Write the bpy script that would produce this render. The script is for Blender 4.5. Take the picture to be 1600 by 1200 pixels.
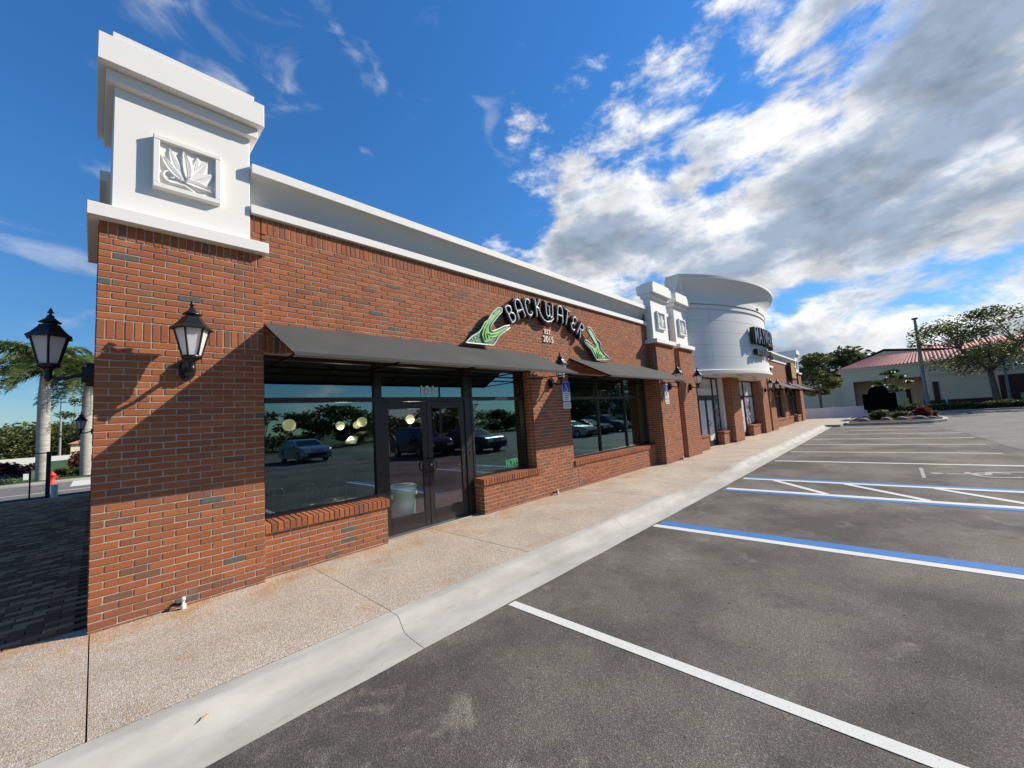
import bpy, math, random
from mathutils import Vector, Matrix, noise
random.seed(7)
R = math.radians
D = bpy.data
for o in list(D.objects): D.objects.remove(o)
SC = bpy.context.scene
COL = SC.collection

# ------------------------------------------------------------------ camera
# world: X runs along the shop front (away from us), Y into the building, Z up; metres
cam_d = D.cameras.new('camera'); cam = D.objects.new('camera', cam_d); COL.objects.link(cam)
right = Vector((0.69171116, -0.71983597, -0.06361767))
down = Vector((0.02042239, 0.10752764, -0.99399059))
fwd = Vector((0.72188544, 0.68576525, 0.08907884))
cam.matrix_world = Matrix(((right.x, -down.x, -fwd.x, 0.0), (right.y, -down.y, -fwd.y, -5.5),
                           (right.z, -down.z, -fwd.z, 1.70), (0, 0, 0, 1)))
cam_d.sensor_fit = 'HORIZONTAL'; cam_d.sensor_width = 36; cam_d.lens = 621.608 / 1600 * 36
cam_d.clip_start = 0.05; cam_d.clip_end = 3000
SC.camera = cam

# ------------------------------------------------------------------ view, world, sun
SC.view_settings.view_transform = 'Standard'; SC.view_settings.look = 'None'
SC.view_settings.gamma = 1.0; SC.view_settings.use_curve_mapping = False
SC.view_settings.exposure = 0.55
SC.cycles.max_bounces = 6; SC.cycles.transparent_max_bounces = 12
SC.cycles.use_denoising = True
SUN_DIR = Vector((1.84, -1.0, 1.37)).normalized()          # towards the sun
SUN_EL = math.asin(SUN_DIR.z)
sun_d = D.lights.new('sun', 'SUN'); sun = D.objects.new('sun', sun_d); COL.objects.link(sun)
sun_d.energy = 5.0; sun_d.angle = R(0.55); sun_d.color = (1.0, 0.93, 0.82)
sun.rotation_euler = (-SUN_DIR).to_track_quat('-Z', 'Y').to_euler()
sun.location = SUN_DIR * 60

W = D.worlds.new('World'); SC.world = W; W.use_nodes = True
wn = W.node_tree.nodes; wl = W.node_tree.links; wn.clear()
def N(nt, t, **kw):
    n = nt.nodes.new(t)
    for k, v in kw.items():
        if k.startswith('i_'):
            key = k[2:]; n.inputs[int(key) if key.isdigit() else key.replace('_', ' ')].default_value = v
        else: setattr(n, k, v)
    return n
def M(nt, op, a, b=None, c=None, clamp=False):
    n = nt.nodes.new('ShaderNodeMath'); n.operation = op; n.use_clamp = clamp
    for i, v in enumerate((a, b, c)):
        if v is None: continue
        if isinstance(v, (int, float)): n.inputs[i].default_value = v
        else: nt.links.new(v, n.inputs[i])
    return n.outputs[0]
def ramp(nt, fac, stops, interp='LINEAR'):
    n = nt.nodes.new('ShaderNodeValToRGB'); n.color_ramp.interpolation = interp
    el = n.color_ramp.elements
    while len(el) < len(stops): el.new(0.5)
    for e, (p, c) in zip(el, stops):
        e.position = p; e.color = (c[0], c[1], c[2], 1) if isinstance(c, tuple) else (c, c, c, 1)
    nt.links.new(fac, n.inputs[0]); return n.outputs[0]
def maprange(nt, v, a, b, c=0.0, d=1.0, smooth=True):
    n = nt.nodes.new('ShaderNodeMapRange'); n.interpolation_type = 'SMOOTHSTEP' if smooth else 'LINEAR'
    nt.links.new(v, n.inputs[0])
    for i, x in zip((1, 2, 3, 4), (a, b, c, d)): n.inputs[i].default_value = x
    return n.outputs[0]
def mixc(nt, fac, a, b, mode='MIX'):
    n = nt.nodes.new('ShaderNodeMix'); n.data_type = 'RGBA'; n.blend_type = mode
    for s, v in ((n.inputs['Factor'], fac), (n.inputs[6], a), (n.inputs[7], b)):
        if isinstance(v, (int, float)): s.default_value = v
        elif isinstance(v, tuple): s.default_value = (v[0], v[1], v[2], 1)
        else: nt.links.new(v, s)
    return n.outputs[2]

wt = W.node_tree
sky = N(wt, 'ShaderNodeTexSky', sky_type='NISHITA', sun_disc=False)
sky.sun_elevation = SUN_EL
sky.sun_rotation = math.atan2(SUN_DIR.x, SUN_DIR.y)
sky.air_density = 1.0; sky.dust_density = 0.0; sky.ozone_density = 2.5
hs = N(wt, 'ShaderNodeHueSaturation', i_Saturation=1.25, i_Value=1.0); wl.new(sky.outputs[0], hs.inputs['Color'])
SKYC = mixc(wt, 1.0, hs.outputs[0], (0.74, 0.96, 1.12), 'MULTIPLY')
tc = N(wt, 'ShaderNodeTexCoord'); sx = N(wt, 'ShaderNodeSeparateXYZ'); wl.new(tc.outputs['Generated'], sx.inputs[0])
zz = M(wt, 'MAXIMUM', M(wt, 'ADD', sx.outputs[2], 0.22), 0.10)
u = M(wt, 'DIVIDE', sx.outputs[0], zz); v = M(wt, 'DIVIDE', sx.outputs[1], zz)
HZ = ramp(wt, sx.outputs[2], [(0.0, 0.50), (0.12, 0.62), (0.45, 1.0), (1.0, 1.25)])
cv = N(wt, 'ShaderNodeCombineXYZ'); wl.new(u, cv.inputs[0]); wl.new(v, cv.inputs[1])
def wnoise(scale, detail, rough, off, dist=0.0):
    mp = N(wt, 'ShaderNodeMapping'); wl.new(tc.outputs['Generated'], mp.inputs[0]); mp.inputs['Location'].default_value = off
    mp.inputs['Scale'].default_value = (1, 1, 2.1)
    n = N(wt, 'ShaderNodeTexNoise', i_Scale=scale, i_Detail=detail, i_Roughness=rough, i_Distortion=dist)
    wl.new(mp.outputs[0], n.inputs['Vector']); return n.outputs[0]
n_big = wnoise(2.6, 2.0, 0.5, (3.1, 0.4, 0.0), 0.2)
O1 = Vector((1.7, 5.2, 2.0)); O2 = O1 + Vector((SUN_DIR.x, SUN_DIR.y, SUN_DIR.z * 2.1)) * 0.045
n_det = wnoise(5.2, 12.0, 0.62, tuple(O1), 0.15)
n_sun = wnoise(5.2, 7.0, 0.58, tuple(O2), 0.15)
n_soft = wnoise(3.4, 5.0, 0.55, (6.3, 2.2, 1.0), 0.1)
n_wisp = wnoise(7.0, 8.0, 0.55, (8.2, 1.1, 4.0), 0.6)
# the cloud bank's front runs obliquely across the sky
front = M(wt, 'SUBTRACT', M(wt, 'SUBTRACT', u, M(wt, 'MULTIPLY', v, 0.20)), 0.79)
fr = M(wt, 'MULTIPLY', M(wt, 'MAXIMUM', M(wt, 'MINIMUM', front, 0.34), -0.42), 0.62)
side = M(wt, 'MULTIPLY', M(wt, 'MAXIMUM', M(wt, 'MINIMUM', M(wt, 'SUBTRACT', -0.55, v), 0.6), 0.0), -0.42)   # towards the lot the bank breaks up
fr = M(wt, 'ADD', fr, side)
dens = M(wt, 'ADD', M(wt, 'ADD', M(wt, 'MULTIPLY', n_big, 0.55), M(wt, 'MULTIPLY', n_det, 1.05)), fr)
cover = maprange(wt, dens, 0.79, 0.99)
thick = maprange(wt, M(wt, 'ADD', dens, M(wt, 'MULTIPLY', M(wt, 'SUBTRACT', n_soft, 0.5), 0.9)), 0.88, 1.20)
lit = maprange(wt, M(wt, 'SUBTRACT', n_det, n_sun), -0.11, 0.11, 0.74, 1.24, False)
du = M(wt, 'SUBTRACT', u, 0.14); dv = M(wt, 'SUBTRACT', v, 0.88)
near = maprange(wt, M(wt, 'ADD', M(wt, 'MULTIPLY', du, du), M(wt, 'MULTIPLY', dv, dv)), 0.0, 0.06, 0.17, 0.0)
wisp = M(wt, 'MULTIPLY', maprange(wt, M(wt, 'ADD', M(wt, 'ADD', n_wisp, near), M(wt, 'MULTIPLY', n_big, 0.5)), 0.86, 1.12), 0.48)
low = maprange(wt, sx.outputs[2], -0.01, 0.06)
cover = M(wt, 'MULTIPLY', M(wt, 'MAXIMUM', M(wt, 'MULTIPLY', cover, 0.97), wisp), low)
ccol = ramp(wt, thick, [(0.0, (1.0, 1.0, 1.0)), (0.30, (0.88, 0.90, 0.92)), (0.65, (0.53, 0.60, 0.70)), (1.0, (0.34, 0.415, 0.53))])
litc = N(wt, 'ShaderNodeCombineXYZ')
for k_ in range(3): wl.new(lit, litc.inputs[k_])
ccol = mixc(wt, 1.0, ccol, litc.outputs[0], 'MULTIPLY')
bg1 = N(wt, 'ShaderNodeBackground', i_Strength=0.105); wl.new(mixc(wt, 1.0, SKYC, HZ, 'MULTIPLY'), bg1.inputs[0])
bg2 = N(wt, 'ShaderNodeBackground', i_Strength=0.62); wl.new(ccol, bg2.inputs[0])
mx = N(wt, 'ShaderNodeMixShader'); wl.new(cover, mx.inputs[0]); wl.new(bg1.outputs[0], mx.inputs[1]); wl.new(bg2.outputs[0], mx.inputs[2])
wo = N(wt, 'ShaderNodeOutputWorld'); wl.new(mx.outputs[0], wo.inputs[0])

# ------------------------------------------------------------------ materials
MATS = {}
def mat(name, base=(0.5, 0.5, 0.5), rough=0.7, metal=0.0, spec=0.5, fn=None, **kw):
    if name in MATS: return MATS[name]
    m = D.materials.new(name); m.use_nodes = True; nt = m.node_tree
    b = nt.nodes['Principled BSDF']
    b.inputs['Base Color'].default_value = (*base, 1); b.inputs['Roughness'].default_value = rough
    b.inputs['Metallic'].default_value = metal; b.inputs['Specular IOR Level'].default_value = spec
    for k, v in kw.items(): b.inputs[k.replace('_', ' ')].default_value = v
    if fn: fn(nt, b)
    MATS[name] = m; return m
def pos(nt): return nt.nodes.new('ShaderNodeNewGeometry').outputs['Position']
def nz(nt, scale, detail=3.0, rough=0.55, vec=None, stretch=None, out=0, dist=0.0):
    n = N(nt, 'ShaderNodeTexNoise', i_Scale=scale, i_Detail=detail, i_Roughness=rough, i_Distortion=dist)
    vec = vec or pos(nt)
    if stretch:
        mp = N(nt, 'ShaderNodeMapping'); mp.inputs['Scale'].default_value = stretch; nt.links.new(vec, mp.inputs[0]); vec = mp.outputs[0]
    nt.links.new(vec, n.inputs['Vector']); return n.outputs[out]
def bump(nt, b, h, strength=0.3, dist=0.01):
    n = N(nt, 'ShaderNodeBump', i_Strength=strength, i_Distance=dist); nt.links.new(h, n.inputs['Height']); nt.links.new(n.outputs[0], b.inputs['Normal'])
def simple_var(c, amt=0.25, scale=3.0, bs=0.15, bscale=120, bd=0.003):
    def f(nt, b):
        a = tuple(x * (1 - amt) for x in c); d = tuple(min(1, x * (1 + amt)) for x in c)
        nt.links.new(ramp(nt, nz(nt, scale, 5), [(0.3, a), (0.7, d)]), b.inputs['Base Color'])
        bump(nt, b, nz(nt, bscale, 3), bs, bd)
    return f
def brick_fn(source):
    def f(nt, b):
        if source == 'object':
            r = nt.nodes.new('ShaderNodeObjectInfo').outputs['Random']
        else:
            r = nt.nodes.new('ShaderNodeNewGeometry').outputs['Random Per Island']
        G = 1.0
        col = ramp(nt, r, [(0.0, (0.115, 0.098, 0.092)), (0.018, (0.195, 0.085, 0.055)), (0.065, (0.27, 0.098, 0.050)),
                           (0.20, (0.30, 0.091, 0.040)), (0.38, (0.325, 0.097, 0.041)), (0.55, (0.355, 0.108, 0.045)), (0.72, (0.31, 0.093, 0.041)),
                           (0.86, (0.37, 0.117, 0.047)), (0.95, (0.265, 0.086, 0.043))], 'CONSTANT')
        col = mixc(nt, 1.0, col, (0.97, 1.04, 0.96), 'MULTIPLY')
        # flashing and mottling: dark smoky ends, pale bloom
        m1 = maprange(nt, nz(nt, 9.0, 4, 0.6), 0.56, 0.74)
        col = mixc(nt, M(nt, 'MULTIPLY', m1, 0.45), col, (0.16, 0.065, 0.045))
        m2 = nz(nt, 95.0, 5, 0.7)
        col = mixc(nt, 1.0, col, ramp(nt, m2, [(0.25, 0.62), (0.5, 0.98), (0.8, 1.28)]), 'MULTIPLY')
        m3 = maprange(nt, nz(nt, 2.3, 4, 0.6), 0.60, 0.80)
        col = mixc(nt, M(nt, 'MULTIPLY', m3, 0.16), col, (0.55, 0.45, 0.38))
        # splash dirt on the lowest courses
        s = N(nt, 'ShaderNodeSeparateXYZ'); nt.links.new(pos(nt), s.inputs[0])
        low = maprange(nt, M(nt, 'ADD', s.outputs[2], M(nt, 'MULTIPLY', nz(nt, 4, 3), 0.25)), 0.42, 0.10)
        col = mixc(nt, M(nt, 'MULTIPLY', low, 0.5), col, (0.19, 0.085, 0.06))
        nt.links.new(col, b.inputs['Base Color'])
        bump(nt, b, nz(nt, 180.0, 4, 0.7, stretch=(1, 1, 0.35)), 0.55, 0.004)
    return f
BR_I = mat('brick_single', rough=0.86, spec=0.25, fn=brick_fn('object'))
BR_S = mat('brick_wall', rough=0.86, spec=0.25, fn=brick_fn('island'))
MORTAR = mat('mortar', rough=0.95, spec=0.1, fn=simple_var((0.42, 0.355, 0.27), 0.22, 8, 0.5, 260, 0.004))
def stucco_fn(c):
    def f(nt, b):
        st = maprange(nt, nz(nt, 1.6, 6, 0.6, stretch=(1, 1, 0.25)), 0.52, 0.82)
        col = mixc(nt, M(nt, 'MULTIPLY', st, 0.16), c, tuple(x * 0.72 for x in c))
        nt.links.new(col, b.inputs['Base Color']); bump(nt, b, nz(nt, 170, 5, 0.7), 0.16, 0.004)
    return f
WHITE = mat('white_stucco', rough=0.75, spec=0.3, fn=stucco_fn((0.72, 0.695, 0.64)))
GREY_ST = mat('drum_stucco', rough=0.75, spec=0.3, fn=stucco_fn((0.68, 0.655, 0.61)))
CREAM = mat('cream_stucco', rough=0.9, spec=0.05, fn=stucco_fn((0.82, 0.63, 0.42)))
SOFFIT = mat('soffit_board', rough=0.8, fn=simple_var((0.62, 0.58, 0.50), 0.08, 2))
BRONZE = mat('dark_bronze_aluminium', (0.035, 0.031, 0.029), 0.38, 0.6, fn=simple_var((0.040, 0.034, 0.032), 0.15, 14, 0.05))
BLACK = mat('black_painted_metal', (0.012, 0.012, 0.012), 0.35, 0.2, fn=simple_var((0.013, 0.013, 0.013), 0.25, 20, 0.1))
MATBLK = mat('matt_black', (0.004, 0.004, 0.004), 0.9, spec=0.05)
STEEL = mat('steel', (0.55, 0.55, 0.54), 0.3, 0.9)
def awn_fn(nt, b):
    wv = nz(nt, 700, 2, 0.5)
    fade = nz(nt, 1.3, 5, 0.65, stretch=(1, 1, 2.5))
    c = ramp(nt, fade, [(0.3, (0.056, 0.057, 0.053)), (0.7, (0.078, 0.078, 0.073))])
    c = mixc(nt, 0.35, c, ramp(nt, wv, [(0.3, 0.75), (0.7, 1.1)]), 'MULTIPLY')
    nt.links.new(c, b.inputs['Base Color']); bump(nt, b, M(nt, 'ADD', wv, M(nt, 'MULTIPLY', nz(nt, 2.2, 3), 6.0)), 0.12, 0.006)
AWN = mat('charcoal_canvas', rough=0.9, spec=0.2, fn=awn_fn)
def asphalt_fn(dark, lightc, patch):
    def f(nt, b):
        big = nz(nt, 0.55, 6, 0.62); mid = nz(nt, 2.6, 6, 0.65, dist=0.6)
        col = ramp(nt, big, [(0.40, dark), (0.60, lightc)])
        blot = maprange(nt, mid, 0.56, 0.76); col = mixc(nt, M(nt, 'MULTIPLY', blot, patch), col, tuple(x * 1.5 for x in lightc))
        blot2 = maprange(nt, nz(nt, 1.7, 5, 0.6), 0.58, 0.72); col = mixc(nt, M(nt, 'MULTIPLY', blot2, 0.55), col, tuple(x * 0.62 for x in dark))
        vor = N(nt, 'ShaderNodeTexVoronoi', i_Scale=190.0); nt.links.new(pos(nt), vor.inputs['Vector'])
        sp = N(nt, 'ShaderNodeSeparateColor'); nt.links.new(vor.outputs['Color'], sp.inputs[0])
        agg = ramp(nt, sp.outputs[0], [(0.0, 0.55), (0.5, 0.85), (0.85, 1.25), (0.97, 2.1)])
        col = mixc(nt, 0.8, col, agg, 'MULTIPLY')
        scr = maprange(nt, nz(nt, 3.0, 6, 0.7, stretch=(9, 0.7, 1)), 0.66, 0.74)
        col = mixc(nt, M(nt, 'MULTIPLY', scr, 0.13), col, (0.35, 0.33, 0.30))
        nt.links.new(col, b.inputs['Base Color'])
        bump(nt, b, M(nt, 'ADD', vor.outputs['Distance'], M(nt, 'MULTIPLY', nz(nt, 60, 4, 0.7), 0.5)), 0.55, 0.006)
    return f
ASPH = mat('asphalt_new', rough=0.88, spec=0.15, fn=asphalt_fn((0.082, 0.071, 0.060), (0.158, 0.138, 0.115), 0.7))
ASPH_OLD = mat('asphalt_old', rough=0.9, spec=0.12, fn=asphalt_fn((0.15, 0.14, 0.122), (0.19, 0.178, 0.158), 0.3))
def walk_fn(nt, b):
    v1 = N(nt, 'ShaderNodeTexVoronoi', i_Scale=105.0, i_Randomness=1.0); nt.links.new(pos(nt), v1.inputs['Vector'])
    sp = N(nt, 'ShaderNodeSeparateColor'); nt.links.new(v1.outputs['Color'], sp.inputs[0])
    peb = ramp(nt, sp.outputs[0], [(0.0, (0.26, 0.19, 0.125)), (0.28, (0.40, 0.305, 0.215)), (0.55, (0.50, 0.41, 0.32)), (0.82, (0.60, 0.53, 0.44)), (0.96, (0.72, 0.68, 0.6))])
    paste = maprange(nt, v1.outputs['Distance'], 0.30, 0.62)
    col = mixc(nt, M(nt, 'MULTIPLY', paste, 0.7), peb, (0.47, 0.39, 0.30))
    col = mixc(nt, 1.0, col, ramp(nt, nz(nt, 1.4, 6, 0.6), [(0.3, 0.74), (0.7, 0.95)]), 'MULTIPLY')
    s = N(nt, 'ShaderNodeSeparateXYZ'); nt.links.new(pos(nt), s.inputs[0])
    near = maprange(nt, s.outputs[1], -1.0, 0.15)
    rust = M(nt, 'MULTIPLY', maprange(nt, M(nt, 'ADD', nz(nt, 2.1, 6, 0.65), M(nt, 'MULTIPLY', near, 0.16)), 0.56, 0.78), 0.7)
    col = mixc(nt, rust, col, mixc(nt, 1.0, col, (0.98, 0.66, 0.36), 'MULTIPLY'))
    pale = maprange(nt, nz(nt, 1.1, 6, 0.6, dist=1.0), 0.60, 0.72); col = mixc(nt, M(nt, 'MULTIPLY', pale, 0.28), col, (0.52, 0.48, 0.42))
    nt.links.new(col, b.inputs['Base Color'])
    bump(nt, b, M(nt, 'SUBTRACT', 1.0, v1.outputs['Distance']), 0.7, 0.006)
WALK = mat('exposed_aggregate', rough=0.88, spec=0.3, fn=walk_fn)
def kerb_fn(nt, b):
    col = ramp(nt, nz(nt, 1.1, 6, 0.62, stretch=(1, 2.5, 2.5)), [(0.30, (0.30, 0.28, 0.24)), (0.66, (0.45, 0.425, 0.37))])
    d = maprange(nt, nz(nt, 5.0, 7, 0.7, stretch=(0.6, 2, 2)), 0.56, 0.74); col = mixc(nt, M(nt, 'MULTIPLY', d, 0.65), col, (0.22, 0.205, 0.18))
    pt = maprange(nt, nz(nt, 48, 3, 0.6), 0.70, 0.76); col = mixc(nt, M(nt, 'MULTIPLY', pt, 0.5), col, (0.2, 0.19, 0.17))
    nt.links.new(col, b.inputs['Base Color']); bump(nt, b, nz(nt, 130, 5, 0.7), 0.25, 0.004)
KERB = mat('kerb_concrete', rough=0.85, spec=0.3, fn=kerb_fn)
def paint_fn(c, wear, under=(0.10, 0.095, 0.085)):
    def f(nt, b):
        w = maprange(nt, nz(nt, 85, 5, 0.75), 0.68 - wear * 0.25, 0.76 - wear * 0.15)
        w2 = maprange(nt, nz(nt, 4.0, 5, 0.7), 0.45, 0.75)
        col = mixc(nt, M(nt, 'MULTIPLY', w2, 0.2), c, tuple(x * 0.75 for x in c))
        nt.links.new(mixc(nt, w, col, under), b.inputs['Base Color']); bump(nt, b, nz(nt, 200, 3), 0.4, 0.003)
    return f
P_WHITE = mat('road_paint_white', rough=0.8, spec=0.2, fn=paint_fn((0.60, 0.585, 0.53), 0.42))
P_BLUE = mat('road_paint_blue', rough=0.8, spec=0.15, fn=paint_fn((0.045, 0.175, 0.42), 0.42))
P_FADED = mat('road_paint_faded', rough=0.8, fn=paint_fn((0.36, 0.34, 0.30), 1.1, (0.14, 0.13, 0.12)))
def paver_fn(src):
    def f(nt, b):
        r = nt.nodes.new('ShaderNodeObjectInfo').outputs['Random'] if src == 'object' else nt.nodes.new('ShaderNodeNewGeometry').outputs['Random Per Island']
        col = ramp(nt, r, [(0.0, (0.24, 0.10, 0.052)), (0.3, (0.42, 0.17, 0.08)), (0.5, (0.56, 0.26, 0.125)), (0.7, (0.28, 0.13, 0.065)), (0.9, (0.62, 0.31, 0.15))], 'CONSTANT')
        col = mixc(nt, 1.0, col, ramp(nt, nz(nt, 40, 5, 0.7), [(0.25, 0.7), (0.75, 1.25)]), 'MULTIPLY')
        nt.links.new(col, b.inputs['Base Color']); bump(nt, b, nz(nt, 160, 4, 0.7), 0.4, 0.004)
    return f
PV_I = mat('paver_single', rough=0.9, spec=0.08, fn=paver_fn('object'))
PV_S = mat('paver_field', rough=0.9, spec=0.08, fn=paver_fn('island'))
GRASS = mat('grass_ground', rough=0.95, spec=0.1, fn=simple_var((0.065, 0.095, 0.025), 0.5, 0.8, 0.5, 60, 0.03))
MULCH = mat('mulch', rough=0.95, spec=0.1, fn=simple_var((0.06, 0.035, 0.022), 0.5, 14, 0.8, 70, 0.02))
def glass_fn(tint, refl, rtint):
    def f(nt, b):
        out = nt.nodes['Material Output']
        fr = N(nt, 'ShaderNodeFresnel', i_IOR=1.52)
        fac = M(nt, 'ADD', M(nt, 'MULTIPLY', fr.outputs[0], 1.25), refl, clamp=True)
        fac = M(nt, 'MULTIPLY', fac, M(nt, 'SUBTRACT', 1.0, nt.nodes.new('ShaderNodeNewGeometry').outputs['Backfacing']))
        gl = N(nt, 'ShaderNodeBsdfGlossy', i_Roughness=0.004); gl.inputs['Color'].default_value = (*rtint, 1)
        bp = N(nt, 'ShaderNodeBump', i_Strength=0.02, i_Distance=0.02); nt.links.new(nz(nt, 0.9, 1.5, 0.4), bp.inputs['Height']); nt.links.new(bp.outputs[0], gl.inputs['Normal'])
        tr = N(nt, 'ShaderNodeBsdfTransparent'); tr.inputs[0].default_value = (*tint, 1)
        mxx = N(nt, 'ShaderNodeMixShader'); nt.links.new(fac, mxx.inputs[0]); nt.links.new(tr.outputs[0], mxx.inputs[1]); nt.links.new(gl.outputs[0], mxx.inputs[2])
        nt.links.new(mxx.outputs[0], out.inputs['Surface'])
    return f
GLASS = mat('tinted_window_glass', fn=glass_fn((0.66, 0.74, 0.72), 0.15, (0.60, 0.90, 0.98)))
GLASS_D = mat('door_glass', fn=glass_fn((0.90, 0.97, 0.93), 0.12, (0.84, 0.76, 0.90)))
def frost_fn(nt, b):
    b.inputs['Base Color'].default_value = (0.93, 0.91, 0.87, 1)
    out = nt.nodes['Material Output']; tl = N(nt, 'ShaderNodeBsdfTranslucent'); tl.inputs[0].default_value = (1.0, 0.98, 0.95, 1)
    ms = N(nt, 'ShaderNodeMixShader', i_0=0.6); nt.links.new(b.outputs[0], ms.inputs[1]); nt.links.new(tl.outputs[0], ms.inputs[2]); nt.links.new(ms.outputs[0], out.inputs['Surface'])
FROST = mat('frosted_lantern_glass', (0.82, 0.80, 0.76), 0.35, spec=0.5, fn=frost_fn)
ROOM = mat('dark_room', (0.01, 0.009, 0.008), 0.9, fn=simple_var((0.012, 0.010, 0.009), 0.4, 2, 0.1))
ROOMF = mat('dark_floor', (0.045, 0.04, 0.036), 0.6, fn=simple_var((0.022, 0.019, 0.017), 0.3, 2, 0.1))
def emit(name, col, s):
    def f(nt, b):
        b.inputs['Emission Color'].default_value = (*col, 1); b.inputs['Emission Strength'].default_value = s
    return mat(name, tuple(x * 0.8 for x in col), 0.5, fn=f)
def leaf_fn(c1, c2, c3):
    def f(nt, b):
        r = nt.nodes.new('ShaderNodeNewGeometry').outputs['Random Per Island']
        col = ramp(nt, r, [(0.0, c1), (0.45, c2), (0.9, c3)])
        big = nz(nt, 1.1, 2); col = mixc(nt, 1.0, col, ramp(nt, big, [(0.3, 0.7), (0.7, 1.3)]), 'MULTIPLY')
        nt.links.new(col, b.inputs['Base Color'])
        out = nt.nodes['Material Output']; tl = N(nt, 'ShaderNodeBsdfTranslucent'); nt.links.new(col, tl.inputs[0])
        ms = N(nt, 'ShaderNodeMixShader', i_0=0.35); nt.links.new(b.outputs[0], ms.inputs[1]); nt.links.new(tl.outputs[0], ms.inputs[2]); nt.links.new(ms.outputs[0], out.inputs['Surface'])
    return f
LEAF = mat('oak_leaves', rough=0.55, spec=0.3, fn=leaf_fn((0.045, 0.062, 0.016), (0.085, 0.105, 0.028), (0.17, 0.165, 0.045)))
LEAF2 = mat('dark_leaves', rough=0.6, spec=0.3, fn=leaf_fn((0.032, 0.048, 0.014), (0.06, 0.085, 0.025), (0.11, 0.13, 0.04)))
LEAF3 = mat('bright_leaves', rough=0.5, spec=0.4, fn=leaf_fn((0.04, 0.085, 0.015), (0.075, 0.14, 0.03), (0.14, 0.20, 0.05)))
HEDGE = mat('hedge_leaves', rough=0.6, spec=0.3, fn=leaf_fn((0.03, 0.05, 0.012), (0.075, 0.10, 0.025), (0.15, 0.17, 0.05)))
REDL = mat('red_leaves', rough=0.6, spec=0.3, fn=leaf_fn((0.05, 0.02, 0.02), (0.13, 0.03, 0.03), (0.28, 0.07, 0.05)))
PURPL = mat('purple_leaves', rough=0.6, spec=0.3, fn=leaf_fn((0.015, 0.008, 0.012), (0.03, 0.014, 0.02), (0.06, 0.02, 0.03)))
FROND = mat('palm_fronds', rough=0.5, spec=0.4, fn=leaf_fn((0.06, 0.10, 0.03), (0.13, 0.18, 0.055), (0.27, 0.30, 0.11)))
BARK = mat('bark', rough=0.95, spec=0.1, fn=simple_var((0.14, 0.11, 0.085), 0.45, 9, 0.8, 35, 0.02))
def palmbark(nt, b):
    s = nz(nt, 5, 5, 0.6, stretch=(0.6, 0.6, 3))
    nt.links.new(ramp(nt, s, [(0.3, (0.24, 0.22, 0.19)), (0.7, (0.46, 0.43, 0.38))]), b.inputs['Base Color']); bump(nt, b, nz(nt, 20, 4, stretch=(0.3, 0.3, 3)), 0.4, 0.02)
PALMB = mat('palm_bark', rough=0.9, spec=0.2, fn=palmbark)
TILE = mat('terracotta_tile', rough=0.8, spec=0.2, fn=simple_var((0.74, 0.31, 0.22), 0.25, 5, 0.3, 60, 0.01))
DKBASE = mat('dark_red_base', rough=0.9, spec=0.2, fn=simple_var((0.085, 0.040, 0.035), 0.25, 4, 0.3, 60, 0.006))
VINYL = mat('white_vinyl', rough=0.45, spec=0.5, fn=simple_var((0.70, 0.72, 0.76), 0.04, 1.5, 0.02))
YEL = mat('yellow_paint', rough=0.6, fn=simple_var((0.62, 0.42, 0.05), 0.15, 8))
RED = mat('red_paint', rough=0.5, fn=simple_var((0.62, 0.035, 0.02), 0.12, 8))
SIGNBLUE = mat('sign_blue', rough=0.45, fn=simple_var((0.015, 0.06, 0.42), 0.08, 12, 0.02))
SIGNWHITE = mat('sign_white', rough=0.45, fn=simple_var((0.74, 0.74, 0.72), 0.05, 12, 0.02))
SILVER = mat('brushed_silver_letter', (0.72, 0.68, 0.60), 0.42, 0.35)
TUBE = mat('white_neon_tube', (0.78, 0.77, 0.74), 0.25, spec=0.6)
GRN1 = mat('gator_dark_green', rough=0.45, fn=simple_var((0.045, 0.15, 0.085), 0.2, 7, 0.03))
GRN2 = mat('gator_lime', rough=0.45, fn=simple_var((0.24, 0.60, 0.045), 0.12, 9, 0.03))
GRN3 = mat('gator_mid_green', rough=0.45, fn=simple_var((0.16, 0.34, 0.11), 0.15, 9, 0.03))
GRN4 = mat('gator_pale_green', rough=0.45, fn=simple_var((0.30, 0.45, 0.22), 0.12, 9, 0.03))

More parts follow.
